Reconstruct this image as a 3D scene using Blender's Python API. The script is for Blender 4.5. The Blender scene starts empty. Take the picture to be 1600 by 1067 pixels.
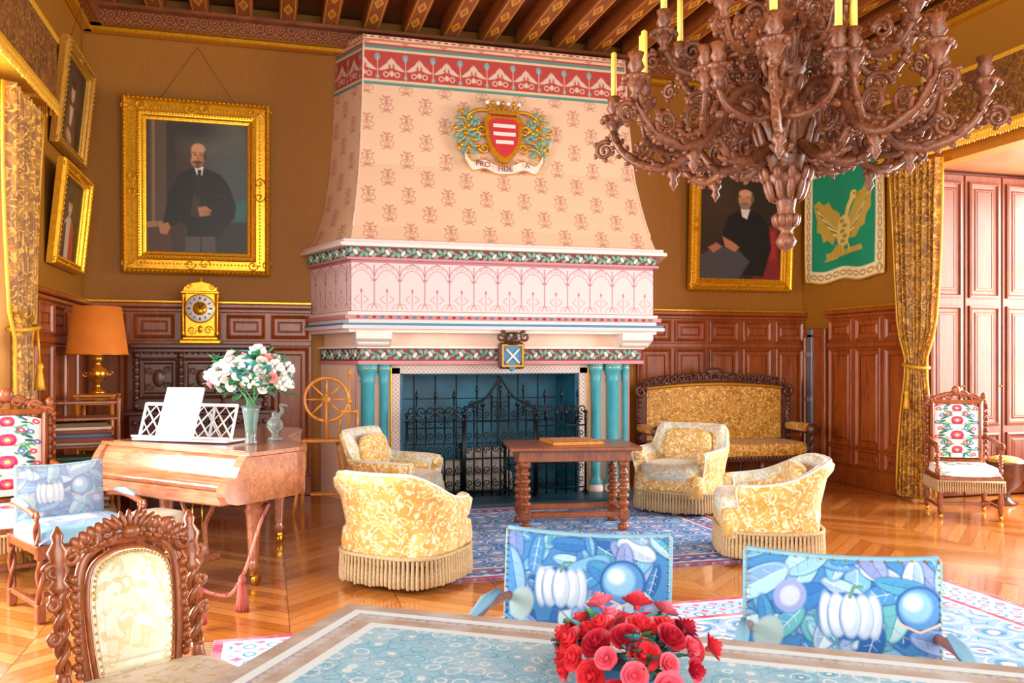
import bpy, math, random
import numpy as np
random.seed(7); rng=np.random.RandomState(3)
pi=math.pi; sin=math.sin; cos=math.cos
def hx(s):
    s=s.lstrip('#'); c=[int(s[i:i+2],16)/255 for i in (0,2,4)]
    return tuple((x/12.92 if x<=.04045 else ((x+.055)/1.055)**2.4) for x in c)
def C4(c):
    if isinstance(c,str): c=hx(c)
    return (c[0],c[1],c[2],1.0)
# ---------------------------------------------------------------- materials
class NT:
    def __init__(s,name):
        s.mat=bpy.data.materials.new(name); s.mat.use_nodes=True
        s.t=s.mat.node_tree; s.b=s.t.nodes['Principled BSDF']
    def n(s,typ,ins=None,**props):
        nd=s.t.nodes.new(typ)
        for k,v in props.items(): setattr(nd,k,v)
        for k,v in (ins or {}).items():
            sk=nd.inputs[k]
            if isinstance(v,bpy.types.NodeSocket): s.t.links.new(v,sk)
            else: sk.default_value=v
        return nd
    def m(s,op,a,b=0.0,c=0.0):
        nd=s.n('ShaderNodeMath',{0:a,1:b,2:c},operation=op); return nd.outputs[0]
    def mix(s,f,a,b):
        if not isinstance(a,bpy.types.NodeSocket): a=C4(a)
        if not isinstance(b,bpy.types.NodeSocket): b=C4(b)
        nd=s.t.nodes.new('ShaderNodeMix'); nd.data_type='RGBA'
        for i,v in ((0,f),(6,a),(7,b)):
            if isinstance(v,bpy.types.NodeSocket): s.t.links.new(v,nd.inputs[i])
            else: nd.inputs[i].default_value=v
        return nd.outputs[2]
    def ramp(s,f,stops,interp='LINEAR'):
        nd=s.n('ShaderNodeValToRGB',{0:f}); cr=nd.color_ramp; cr.interpolation=interp
        while len(cr.elements)<len(stops): cr.elements.new(.5)
        for e,(p,c) in zip(cr.elements,stops): e.position=p; e.color=C4(c)
        return nd.outputs[0]
    def co(s,scale=(1,1,1),rot=(0,0,0),kind='Object'):
        tc=s.n('ShaderNodeTexCoord')
        return s.n('ShaderNodeMapping',{0:tc.outputs[kind],'Scale':scale,'Rotation':rot}).outputs[0]
    def noise(s,v,sc,det=3,rough=.5,dist=0):
        return s.n('ShaderNodeTexNoise',{'Vector':v,'Scale':sc,'Detail':det,'Roughness':rough,'Distortion':dist}).outputs[0]
    def set(s,col=None,rough=None,metal=None,bump=None,bs=.3,bd=.01,**kw):
        for k,v in (('Base Color',col),('Roughness',rough),('Metallic',metal)):
            if v is None: continue
            if isinstance(v,bpy.types.NodeSocket): s.t.links.new(v,s.b.inputs[k])
            else: s.b.inputs[k].default_value=C4(v) if k=='Base Color' else v
        for k,v in kw.items():
            s.b.inputs[k.replace('_',' ')].default_value=v
        if bump is not None:
            bn=s.n('ShaderNodeBump',{'Height':bump,'Strength':bs,'Distance':bd})
            s.t.links.new(bn.outputs[0],s.b.inputs['Normal'])
        return s.mat
def plain(name,col,rough=.5,metal=0,var=.12,sc=12,**kw):
    t=NT(name); c=hx(col); v=t.co()
    f=t.noise(v,sc,3)
    d=tuple(x*(1-var*1.6) for x in c); l=tuple(min(1,x*(1+var)) for x in c)
    return t.set(t.mix(f,d,l),rough,metal,bump=f,bs=.08,**kw)
def wood(name,c1,c2,rough=.3,scale=(14,14,1.5),coat=.2,bs=.12):
    t=NT(name); v=t.co(scale)
    f=t.noise(v,2.2,5,.6,1.2); f2=t.noise(t.co((1,1,1)),3,2)
    f=t.m('ADD',t.m('MULTIPLY',f,.75),t.m('MULTIPLY',f2,.25))
    return t.set(t.ramp(f,[(.3,c1),(.7,c2)]),rough,bump=f,bs=bs,bd=.004,Coat_Weight=coat,Coat_Roughness=.25)
def damask(name,c1,c2,c3,scale=9,rough=.6,freq=14,thr=.35,soft=.15,sheen=.1):
    t=NT(name); v=t.co()
    n=t.noise(v,scale,1,.4,.5)
    s_=t.m('ABSOLUTE',t.m('SINE',t.m('MULTIPLY',n,freq)))
    n2=t.noise(v,scale*.55,1,.4,1.0)
    m1=t.ramp(s_,[(thr,'#000000'),(thr+soft,'#ffffff')])
    m2=t.ramp(n2,[(.46,'#000000'),(.54,'#ffffff')])
    c=t.mix(m1,c2,t.mix(m2,c1,c3))
    return t.set(c,rough,bump=m1,bs=.2,bd=.003,Sheen_Weight=sheen)
M={}
def paintmat(name,rough=.6,**kw):
    t=NT(name); a=t.n('ShaderNodeAttribute',attribute_name='Col')
    f=t.noise(t.co(),160,2)
    return t.set(a.outputs[0],rough,bump=f,bs=.08,bd=.002,**kw)
M['paint']=paintmat('painted_surface',.6)
M['canvas']=paintmat('oil_canvas',.45)
M['tap']=paintmat('tapestry_fabric',.85)
M['gilt']=plain('gilt_frame','#F2A81C',.28,.6,.3,34)
M['giltd']=plain('aged_gold','#C08A2C',.34,.5,.3,40)
M['brass']=plain('brass','#D9A23A',.25,.9,.1)
M['mahog']=wood('mahogany_panel','#6C2A08','#B05A20',.34,coat=.15)
M['mahogL']=wood('mahogany_panel_light','#9A4E2C','#C67A50',.35)
M['shut']=wood('shutter_wood','#54200E','#84421F',.5,coat=.0)
M['dark']=wood('dark_carved_oak','#2E1610','#6A3A28',.33,(20,20,6))
M['walnut']=wood('walnut','#5E2A12','#A65A2C',.3,(18,18,3))
M['piano']=wood('satinwood_veneer','#86462A','#C88660',.13,(2,14,14),.7)
M['chand']=wood('chandelier_walnut','#3A180A','#965632',.42,(22,22,22),.0,.6)
M['oak']=wood('light_oak','#A86018','#E09838',.35)
M['gold_dam']=damask('gold_damask','#CB9A46','#ECDAAE','#D6AC5C',19,.55,11,.34,.25,.3)
M['pale_dam']=damask('skylit_damask','#CDBC94','#E8E4D4','#C8D0C4',19,.6,11,.3,.25,.3)  # gold damask paled: skylight on seats and arm rolls painted into the colour
M['gold_dark']=damask('settee_damask','#A66C14','#E2BC66','#BC8628',19,.5,12,.3,.2)
M['cream_dam']=damask('cream_damask','#E4DAC0','#D6CAA0','#E8E4D4',20,.65,8,.3,.2)
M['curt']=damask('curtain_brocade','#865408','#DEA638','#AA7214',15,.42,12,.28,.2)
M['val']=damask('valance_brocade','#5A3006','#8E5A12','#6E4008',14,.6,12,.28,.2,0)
M['fringe']=plain('bullion_fringe','#C4AA80',.8,0,.35,60)
M['gfringe']=plain('gold_fringe','#E2A628',.45,.25,.3,60)
M['piping']=plain('pale_piping','#D4DCD2',.7)
t=NT('gold_brown_wall_fabric'); v=t.co((70,70,1.2)); f=t.noise(v,3,3); g=t.noise(t.co(),.6,2); h=t.noise(t.co((30,30,90)),3,2)
M['wallfab']=t.set(t.mix(t.m('MULTIPLY',t.m('ADD',f,h),.5),t.mix(g,'#704002','#865004'),'#B4760C'),.6,bump=f,bs=.25,bd=.003)
M['peach']=plain('painted_stone_peach','#EAC8B2',.6,0,.05)
M['stone']=plain('painted_stone_white','#EEDFD6',.55,0,.05)
M['pink']=plain('painted_pink','#CB868C',.55,0,.08)
M['pinkl']=plain('painted_light_pink','#E8CECE',.55,0,.05)
M['red']=plain('painted_red','#8A2430',.5,0,.1)
M['blue']=plain('painted_blue','#3E86B0',.5,0,.1)
M['teal']=plain('painted_teal_column','#46A6B4',.4,0,.15)
M['green']=plain('painted_green_leaf','#76AC98',.5,0,.25,40)
M['iron']=plain('wrought_iron','#0B1820',.4,.5,.3)
M['firebox']=plain('tiled_firebox','#136683',.45,0,.6,3)
M['hearth']=plain('slate_hearth','#22546C',.4,0,.3)
M['bark']=plain('log_bark','#B5AEA6',.9,0,.5,25)
M['logend']=plain('log_end','#D9C7AA',.9,0,.2,25)
M['white']=plain('white_paint','#F0F0F4',.45,0,.03)
M['paper']=plain('paper','#FFFFFF',.6,0,.02)
M['candle']=plain('candle_wax','#F6D260',.45,0,.08)
M['rose']=plain('red_rose_petal','#E23440',.5,0,.25,30)
M['rosed']=plain('deep_rose_petal','#C01E38',.5,0,.25,30)
M['rosep']=plain('pink_rose_petal','#EE6478',.5,0,.2,30)
M['wfl']=plain('white_petal','#F2F0EA',.55,0,.05,30)
M['pfl']=plain('blush_petal','#F2ACA8',.55,0,.1,30)
M['cfl']=plain('cream_petal','#F0E0AC',.55,0,.1,30)
M['leaf']=plain('leaf_green','#3C8A50',.5,0,.35,20)
M['leafb']=plain('leaf_teal','#4A9CA0',.5,0,.35,20)
M['rope']=plain('red_rope','#B4554A',.7,0,.2,50)
M['ropep']=plain('pale_rope','#D98C7C',.7,0,.2,50)
M['dial']=plain('enamel','#F3F1EC',.3,0,.02)
M['black']=plain('black_enamel','#1A1A1C',.4)
M['redcloth']=plain('red_drape','#B01E22',.7,0,.25)
M['edging']=plain('pale_blue_edging','#7EB4D0',.8)
t=NT('clear_glass'); M['glass']=t.set('#DDF3F4',.03,0,Transmission_Weight=.9,IOR=1.3)
t=NT('parchment_shade'); M['shade']=t.set(t.mix(t.noise(t.co(),6,3),'#BC5A0E','#DE8226'),.7); t.b.inputs['Emission Color'].default_value=C4('#E8842A'); t.b.inputs['Emission Strength'].default_value=.15
# parquet
t=NT('chevron_parquet'); tc=t.n('ShaderNodeTexCoord'); sp=t.n('ShaderNodeSeparateXYZ',{0:tc.outputs['Object']})
Wd=.66; u=t.m('DIVIDE',t.m('ADD',sp.outputs[0],20.35),Wd); ci=t.m('FLOOR',u); fr=t.m('SUBTRACT',u,ci)
odd=t.m('MODULO',ci,2.0); tri=t.m('ABSOLUTE',t.m('SUBTRACT',fr,odd))
k=t.m('DIVIDE',t.m('ADD',sp.outputs[1],t.m('MULTIPLY',tri,Wd*.9)),.13); ki=t.m('FLOOR',k); kf=t.m('SUBTRACT',k,ki)
cv=t.n('ShaderNodeCombineXYZ',{0:ci,1:ki}).outputs[0]
wn=t.n('ShaderNodeTexWhiteNoise',{0:cv}).outputs[0]
gr=t.noise(t.n('ShaderNodeMapping',{0:tc.outputs['Object'],'Scale':(6,25,1)}).outputs[0],3,4,.6,1)
c=t.ramp(t.m('ADD',t.m('MULTIPLY',wn,.5),t.m('MULTIPLY',gr,.5)),[(.1,'#A0541A'),(.5,'#C67A34'),(.9,'#DE9E58')])
gap=t.m('MAXIMUM',t.m('GREATER_THAN',t.m('ABSOLUTE',t.m('SUBTRACT',kf,.5)),.478),t.m('GREATER_THAN',t.m('ABSOLUTE',t.m('SUBTRACT',fr,.5)),.496))
c=t.mix(gap,c,'#7A3E18')
M['floor']=t.set(c,t.m('ADD',.15,t.m('MULTIPLY',wn,.13)),bump=t.m('SUBTRACT',1.0,gap),bs=.25,bd=.003,Coat_Weight=.8,Coat_Roughness=.12)
# beams
XL,XR,YB=-1.85,6.69,9.8
t=NT('painted_beam'); tc=t.n('ShaderNodeTexCoord'); sp=t.n('ShaderNodeSeparateXYZ',{0:tc.outputs['Object']})
u=t.m('ABSOLUTE',t.m('SUBTRACT',t.m('MODULO',t.m('ADD',sp.outputs[0],-XL-.28+.22+4.4),.44),.22))
v=t.m('ABSOLUTE',t.m('SUBTRACT',t.m('MODULO',t.m('ADD',sp.outputs[1],20.0),.42),.21))
loz=t.m('ADD',t.m('DIVIDE',u,.05),t.m('DIVIDE',v,.15))
ring=t.m('LESS_THAN',t.m('ABSOLUTE',t.m('SUBTRACT',loz,.75)),.28)
ctr=t.m('LESS_THAN',loz,.22); st=t.m('LESS_THAN',t.m('ABSOLUTE',t.m('SUBTRACT',u,.068)),.005)
msk=t.m('MAXIMUM',t.m('MAXIMUM',ring,ctr),st)
n=t.noise(t.co((10,1,10)),3,4)
M['beam']=t.set(t.mix(t.m('MULTIPLY',msk,.75),t.mix(n,'#703410','#9E581E'),'#D8A038'),.45)
M['beamp']=wood('beam_oak','#5A280C','#8E4C1C',.45,(3,1,14))
t=NT('painted_cornice'); tc=t.n('ShaderNodeTexCoord'); vo=t.n('ShaderNodeTexVoronoi',{'Vector':tc.outputs['Object'],'Scale':9.0,'Randomness':.2}).outputs[0]
f=t.ramp(t.m('SINE',t.m('MULTIPLY',vo,24.0)),[(.5,'#000000'),(.75,'#ffffff')])
M['corn']=t.set(t.mix(t.m('MULTIPLY',f,.6),t.mix(t.noise(t.co((2,2,2)),3,3),'#5E2A10','#7C3E18'),'#C4803A'),.45)
def rug(name,hx_,hy_,bg,c1,c2,c3,edge,band,sc=4,bw=.28,dens=.8,wearf=.45):
    t=NT(name); tc=t.n('ShaderNodeTexCoord'); sp=t.n('ShaderNodeSeparateXYZ',{0:tc.outputs['Object']})
    dx=t.m('SUBTRACT',hx_,t.m('ABSOLUTE',sp.outputs[0])); dy=t.m('SUBTRACT',hy_,t.m('ABSOLUTE',sp.outputs[1]))
    d=t.m('MINIMUM',dx,dy)
    n=t.n('ShaderNodeTexNoise',{'Vector':tc.outputs['Object'],'Scale':5.0,'Detail':2.0})
    vv=t.n('ShaderNodeMix',{},data_type='VECTOR')
    t.t.links.new(tc.outputs['Object'],vv.inputs[4]); t.t.links.new(n.outputs['Color'],vv.inputs[5]); vv.inputs[0].default_value=.06
    vo=t.n('ShaderNodeTexVoronoi',{'Vector':vv.outputs[1],'Scale':sc,'Randomness':.35})
    f=t.ramp(vo.outputs[0],[(0,c2),(.1,c1),(.2,c3),(.3,bg),(.42,c1),(.47,bg),(.62,c3),(.66,bg)],'CONSTANT')
    vo2=t.n('ShaderNodeTexVoronoi',{'Vector':vv.outputs[1],'Scale':sc*3.3,'Randomness':.6})
    m2=t.m('LESS_THAN',vo2.outputs[0],.26)
    f=t.mix(t.m('MULTIPLY',m2,dens),f,t.mix(t.m('GREATER_THAN',n.outputs[0],.5),c1,c2))
    vb=t.n('ShaderNodeTexVoronoi',{'Vector':tc.outputs['Object'],'Scale':sc*1.9,'Randomness':.1})
    bnd=t.ramp(vb.outputs[0],[(0,c1),(.18,c3),(.3,band),(.5,band),(.55,c2)],'CONSTANT')
    o=t.mix(t.m('LESS_THAN',d,bw),f,bnd)
    for a,b,cc in ((bw,bw+.03,c1),(bw-.04,bw,edge),(.05,.08,c1),(0,.05,edge)):
        o=t.mix(t.m('MULTIPLY',t.m('GREATER_THAN',d,a),t.m('LESS_THAN',d,b)),o,cc)
    pile=t.noise(tc.outputs['Object'],220,2)
    wear=t.noise(tc.outputs['Object'],9,4)
    o=t.mix(t.m('MULTIPLY',t.ramp(wear,[(.4,'#000000'),(.75,'#ffffff')]),wearf),o,c1)
    return t.set(o,.9,bump=pile,bs=.3,bd=.004)
# ---------------------------------------------------------------- mesh builder
def Tm(x=0,y=0,z=0): m=np.eye(4); m[:3,3]=(x,y,z); return m
def Rm(ax,a):
    m=np.eye(4); c,s=cos(a),sin(a); i,j={'x':(1,2),'y':(2,0),'z':(0,1)}[ax]
    m[i,i]=c;m[j,j]=c;m[i,j]=-s;m[j,i]=s; return m
class MB:
    def __init__(s): s.v=[];s.c=[];s.f=[];s.mats=[];s.nv=0;s.M=np.eye(4)
    def mi(s,mat):
        mat=M[mat] if isinstance(mat,str) else mat
        if mat not in s.mats: s.mats.append(mat)
        return s.mats.index(mat)
    def add(s,V,F,mat,smooth=True,cols=None):
        V=np.asarray(V,float).reshape(-1,3)
        V=V@s.M[:3,:3].T+s.M[:3,3]
        flip=np.linalg.det(s.M[:3,:3])<0
        s.v.append(V); s.c.append(np.ones((len(V),3)) if cols is None else np.asarray(cols).reshape(-1,3))
        k=s.mi(mat)
        if not isinstance(F,list): F=[F]
        by={}
        for fa in F:
            if isinstance(fa,np.ndarray) and fa.ndim==2: by.setdefault(fa.shape[1],[]).append(fa)
            else: by.setdefault(len(fa),[]).append(np.array([fa]))
        for n,l in by.items():
            A=np.concatenate(l)+s.nv
            if flip: A=A[:,::-1]
            s.f.append((A,k,smooth))
        s.nv+=len(V)
    def box(s,c,sz,mat,ch=.004,rz=0,rx=0,ry=0):
        h=np.array(sz)/2; ch=min(ch,h.min()*.45)
        idx={};V=[]
        for sx in(-1,1):
            for sy in(-1,1):
                for sz_ in(-1,1):
                    for a in range(3):
                        sg=np.array([sx,sy,sz_]); p=sg*(h-ch); p=p.astype(float); p[a]=sg[a]*h[a]
                        idx[(sx,sy,sz_,a)]=len(V); V.append(p)
        F=[]
        def sgn(a,sa,b,sb,c_,sc): t=[0,0,0]; t[a]=sa;t[b]=sb;t[c_]=sc; return tuple(t)
        for a in range(3):
            b,c_=(a+1)%3,(a+2)%3
            for sa in(-1,1):
                F.append([idx[sgn(a,sa,b,p,c_,q)+(a,)] for p,q in((-1,-1),(1,-1),(1,1),(-1,1))])
            for sa in(-1,1):
                for sb in(-1,1):
                    F.append([idx[sgn(a,sa,b,sb,c_,-1)+(a,)],idx[sgn(a,sa,b,sb,c_,1)+(a,)],idx[sgn(a,sa,b,sb,c_,1)+(b,)],idx[sgn(a,sa,b,sb,c_,-1)+(b,)]])
        for sx in(-1,1):
            for sy in(-1,1):
                for sz_ in(-1,1): F.append([idx[(sx,sy,sz_,a)] for a in range(3)])
        V=np.array(V); G=[]
        for f in F:
            P=V[f]; n=np.cross(P[1]-P[0],P[2]-P[0])
            if n@P.mean(0)<0: f=f[::-1]
            G.append(f)
        old=s.M; s.M=s.M@Tm(*c)@Rm('z',rz)@Rm('y',ry)@Rm('x',rx); s.add(V,G,mat,False); s.M=old
    def lathe(s,prof,c,mat,seg=14,ax=None,sx=1,sy=1):
        P=np.array(prof,float); n=len(P); a=np.linspace(0,2*pi,seg,endpoint=False)
        V=np.zeros((n,seg,3)); V[:,:,0]=P[:,0:1]*np.cos(a)*sx; V[:,:,1]=P[:,0:1]*np.sin(a)*sy; V[:,:,2]=P[:,1:2]
        i=np.arange(n-1)[:,None]*seg; j=np.arange(seg)[None,:]; j2=(j+1)%seg
        F=np.stack([i+j,i+j2,i+seg+j2,i+seg+j],-1).reshape(-1,4)
        if P[-1,1]<P[0,1]: F=F[:,::-1]
        Fl=[F]
        lo=list(range(seg)); hi=[(n-1)*seg+q for q in range(seg)]
        if P[-1,1]<P[0,1]: Fl+=[lo,hi[::-1]]
        else: Fl+=[lo[::-1],hi]
        old=s.M; s.M=s.M@Tm(*c)
        if ax is not None: s.M=s.M@ax
        s.add(V,Fl,mat); s.M=old
    def cyl(s,c,r,h,mat,seg=14,ax=None,r2=None):
        s.lathe([(r,0),(r if r2 is None else r2,h)],c,mat,seg,ax)
    def tube(s,pts,r,mat,seg=6,closed=False,flat=1.0):
        P=np.array(pts,float); n=len(P); R=np.full(n,r,float) if np.isscalar(r) else np.interp(np.linspace(0,1,n),np.linspace(0,1,len(r)),r)
        T=np.gradient(P,axis=0)
        if closed: T=np.roll(P,-1,0)-np.roll(P,1,0)
        T/=np.linalg.norm(T,axis=1)[:,None]+1e-9
        u=np.cross(T[0],[0,0,1.0]); 
        if np.linalg.norm(u)<.1: u=np.cross(T[0],[0,1.0,0])
        u/=np.linalg.norm(u); V=[]
        a=np.linspace(0,2*pi,seg,endpoint=False)
        for i in range(n):
            u=u-T[i]*(u@T[i]); u/=np.linalg.norm(u)+1e-9; w=np.cross(T[i],u)
            V.append(P[i]+R[i]*(np.cos(a)[:,None]*u*flat+np.sin(a)[:,None]*w))
        V=np.array(V); m=n if closed else n-1
        i=np.arange(m)[:,None]; j=np.arange(seg)[None,:]; i2=(i+1)%n; j2=(j+1)%seg
        F=np.stack([i*seg+j,i*seg+j2,i2*seg+j2,i2*seg+j],-1).reshape(-1,4)
        Fl=[F]
        if not closed: Fl+=[list(range(seg))[::-1],[(n-1)*seg+q for q in range(seg)]]
        s.add(V,Fl,mat)
    def ell(s,c,r,mat,e=1.0,seg=12,ring=7,R=None):
        if np.isscalar(r): r=(r,r,r)
        th=np.linspace(-pi/2,pi/2,ring+1); a=np.linspace(0,2*pi,seg,endpoint=False)
        f=lambda x:np.sign(x)*np.abs(x)**e
        ct,st=f(np.cos(th)),f(np.sin(th)); ct[0]=ct[-1]=0
        V=np.zeros((ring+1,seg,3)); V[:,:,0]=r[0]*ct[:,None]*f(np.cos(a)); V[:,:,1]=r[1]*ct[:,None]*f(np.sin(a)); V[:,:,2]=r[2]*st[:,None]
        i=np.arange(ring)[:,None]*seg; j=np.arange(seg)[None,:]; j2=(j+1)%seg
        F=np.stack([i+j,i+j2,i+seg+j2,i+seg+j],-1).reshape(-1,4)
        old=s.M; s.M=s.M@Tm(*c)
        if R is not None: s.M=s.M@R
        s.add(V,F,mat); s.M=old
    def grid(s,P,mat,cols=None,smooth=True):
        ny,nx=P.shape[:2]; i=np.arange(ny-1)[:,None]*nx; j=np.arange(nx-1)[None,:]
        F=np.stack([i+j,i+nx+j,i+nx+j+1,i+j+1],-1).reshape(-1,4)
        s.add(P,F,mat,smooth,cols)
    def prism(s,pts,y0,y1,mat,smooth=False,plane='xz'):
        n=len(pts); ar=sum(pts[i][0]*pts[(i+1)%n][1]-pts[(i+1)%n][0]*pts[i][1] for i in range(n))
        if ar<0: pts=pts[::-1]
        if plane=='xz':
            V=[(p[0],y0,p[1]) for p in pts]+[(p[0],y1,p[1]) for p in pts]
            F=[list(range(n)),list(range(n,2*n))[::-1]]+[[(i+1)%n,i,n+i,n+(i+1)%n] for i in range(n)]
        elif plane=='xy':
            V=[(p[0],p[1],y0) for p in pts]+[(p[0],p[1],y1) for p in pts]
            F=[list(range(n))[::-1],list(range(n,2*n))]+[[i,(i+1)%n,n+(i+1)%n,n+i] for i in range(n)]
        else:
            V=[(y0,p[0],p[1]) for p in pts]+[(y1,p[0],p[1]) for p in pts]
            F=[list(range(n))[::-1],list(range(n,2*n))]+[[i,(i+1)%n,n+(i+1)%n,n+i] for i in range(n)]
        s.add(V,F,mat,smooth)
    def frame(s,w,h,prof,mat,cx=0,cz=0,y=0):
        V=[]
        for o,d in prof:
            a,b=w/2-o,h/2-o
            V+=[(cx-a,y-d,cz-b),(cx+a,y-d,cz-b),(cx+a,y-d,cz+b),(cx-a,y-d,cz+b)]
        F=[]
        for k in range(len(prof)-1):
            for q in range(4): F.append([k*4+q,k*4+(q+1)%4,(k+1)*4+(q+1)%4,(k+1)*4+q])
        s.add(V,F,mat,False)
    def plane_cv(s,cv,w,h,cx,cz,y,mat='canvas'):
        ny,nx=cv.C.shape[:2]; X,Z=np.meshgrid(np.linspace(cx-w/2,cx+w/2,nx),np.linspace(cz+h/2,cz-h/2,ny))
        s.grid(np.stack([X,np.full_like(X,y),Z],-1),mat,cv.C)
    def fringe(s,path,z1,z0,mat,step=.026,r=.011,closed=True,seg=5,band=True):
        P=np.array(path,float)
        if closed: P=np.vstack([P,P[:1]])
        L=np.r_[0,np.cumsum(np.linalg.norm(np.diff(P,axis=0),axis=1))]; n=max(2,int(L[-1]/step))
        for q in np.linspace(0,L[-1],n,endpoint=not closed):
            x,y=np.interp(q,L,P[:,0]),np.interp(q,L,P[:,1]); zb=z0+random.uniform(0,.015)
            s.lathe([(r*.5,z1),(r*.8,z1-.02),(r*.7,z1-.04),(r,z1-.6*(z1-zb)),(r*1.05,zb+.01),(r*.5,zb)],(x,y,0),mat,seg)
        if band:
            Q=[(p[0],p[1],z1) for p in P[:-1]] if closed else [(p[0],p[1],z1) for p in P]
            s.tube(Q,r*1.0,mat,5,closed=closed)
    def obj(s,name,loc=(0,0,0),rz=0,parent=None,rx=0,ry=0,sc=1):
        V=np.concatenate(s.v).astype(np.float32)*sc
        me=bpy.data.meshes.new(name); me.vertices.add(len(V)); me.vertices.foreach_set('co',V.ravel())
        nl=sum(A.size for A,_,_ in s.f); npol=sum(len(A) for A,_,_ in s.f)
        me.loops.add(nl); me.loops.foreach_set('vertex_index',np.concatenate([A.ravel() for A,_,_ in s.f]).astype(np.int32))
        sizes=np.concatenate([np.full(len(A),A.shape[1]) for A,_,_ in s.f]); st=np.r_[0,np.cumsum(sizes)[:-1]].astype(np.int32)
        me.polygons.add(npol); me.polygons.foreach_set('loop_start',st)
        me.polygons.foreach_set('material_index',np.concatenate([np.full(len(A),k) for A,k,_ in s.f]).astype(np.int32))
        me.update(calc_edges=True)
        me.polygons.foreach_set('use_smooth',np.concatenate([np.full(len(A),sm) for A,_,sm in s.f]))
        c=np.concatenate(s.c); c=np.c_[c,np.ones(len(c))].astype(np.float32)
        ca=me.color_attributes.new('Col','FLOAT_COLOR','POINT'); ca.data.foreach_set('color',c.ravel())
        for m in s.mats: me.materials.append(m)
        me.validate()
        o=bpy.data.objects.new(name,me); bpy.context.scene.collection.objects.link(o)
        o.location=loc; o.rotation_euler=(rx,ry,rz)
        if parent: o.parent=parent
        return o
class Cv:
    def __init__(s,x0,x1,y0,y1,nx,ny,bg):
        s.X,s.Y=np.meshgrid(np.linspace(x0,x1,nx),np.linspace(y0,y1,ny)); s.C=np.zeros((ny,nx,3))+np.array(hx(bg)); s.px=abs(x1-x0)/nx
    def m(s,m,col,al=1):
        if isinstance(col,str): col=hx(col)
        m=(m*al)[...,None]; s.C=s.C*(1-m)+np.array(col)*m
    def ell(s,cx,cy,rx,ry,col,a=0,soft=None,al=1):
        c,si=cos(a),sin(a); dx,dy=s.X-cx,s.Y-cy; u=(dx*c+dy*si)/rx; v=(-dx*si+dy*c)/ry
        d=(np.sqrt(u*u+v*v)-1)*min(rx,ry); s.m(np.clip(.5-d/(soft or s.px*1.2),0,1),col,al)
    def half(s,cx,cy,rx,ry,col,a=0,soft=None,al=1,side=1):
        c,si=cos(a),sin(a); dx,dy=s.X-cx,s.Y-cy; u=(dx*c+dy*si)/rx; v=(-dx*si+dy*c)/ry
        d=(np.sqrt(u*u+v*v)-1)*min(rx,ry); s.m(np.clip(.5-d/(soft or s.px*1.2),0,1)*(v*side>0),col,al)
    def ring(s,cx,cy,r,w,col,al=1):
        d=np.abs(np.hypot(s.X-cx,s.Y-cy)-r)-w/2; s.m(np.clip(.5-d/(s.px*1.2),0,1),col,al)
    def segd(s,a,b):
        a=np.array(a,float);b=np.array(b,float);ab=b-a; t=np.clip(((s.X-a[0])*ab[0]+(s.Y-a[1])*ab[1])/(ab@ab+1e-12),0,1)
        return np.hypot(s.X-a[0]-t*ab[0],s.Y-a[1]-t*ab[1])
    def line(s,pts,w,col,al=1,soft=None):
        d=np.full(s.X.shape,1e9)
        for a,b in zip(pts[:-1],pts[1:]): d=np.minimum(d,s.segd(a,b))
        s.m(np.clip(.5-(d-w/2)/(soft or s.px*1.2),0,1),col,al)
    def poly(s,pts,col,soft=None,al=1):
        d=np.full(s.X.shape,1e9); ins=np.zeros(s.X.shape,bool); n=len(pts)
        for i in range(n):
            a,b=pts[i],pts[(i+1)%n]; d=np.minimum(d,s.segd(a,b))
            if a[1]!=b[1]:
                c=((a[1]>s.Y)!=(b[1]>s.Y))&(s.X<(b[0]-a[0])*(s.Y-a[1])/(b[1]-a[1])+a[0]); ins^=c
        s.m(np.clip(.5-np.where(ins,-d,d)/(soft or s.px*1.2),0,1),col,al)
    def rect(s,x0,x1,y0,y1,col,al=1): s.m(((s.X>=x0)&(s.X<=x1)&(s.Y>=y0)&(s.Y<=y1)).astype(float),col,al)
    def nz(s,amp,k=3):
        h,w=s.X.shape; g=rng.rand(h//k+2,w//k+2)
        n=np.kron(g,np.ones((k,k)))[:h,:w]; s.C=np.clip(s.C*(1+amp*(n[...,None]-.5)),0,1)
def spiral(cx,cz,r0,turns=1.6,a0=0,d=1,r1=.15,n=22,y=0):
    return [(cx+r0*(1-(1-r1)*t)*cos(a0+d*turns*2*pi*t),y,cz+r0*(1-(1-r1)*t)*sin(a0+d*turns*2*pi*t)) for t in np.linspace(0,1,n)]
def smooth(pts,n=6,closed=False):
    P=np.array(pts,float); out=[]; N=len(P); rg=range(N if closed else N-1)
    for i in rg:
        if closed: p=[P[(i+k)%N] for k in(-1,0,1,2)]
        else: p=[P[max(i-1,0)],P[i],P[i+1],P[min(i+2,N-1)]]
        for t in np.linspace(0,1,n,endpoint=False):
            out.append(.5*((2*p[1])+(-p[0]+p[2])*t+(2*p[0]-5*p[1]+4*p[2]-p[3])*t*t+(-p[0]+3*p[1]-3*p[2]+p[3])*t**3))
    if not closed: out.append(P[-1])
    return np.array(out)
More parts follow.
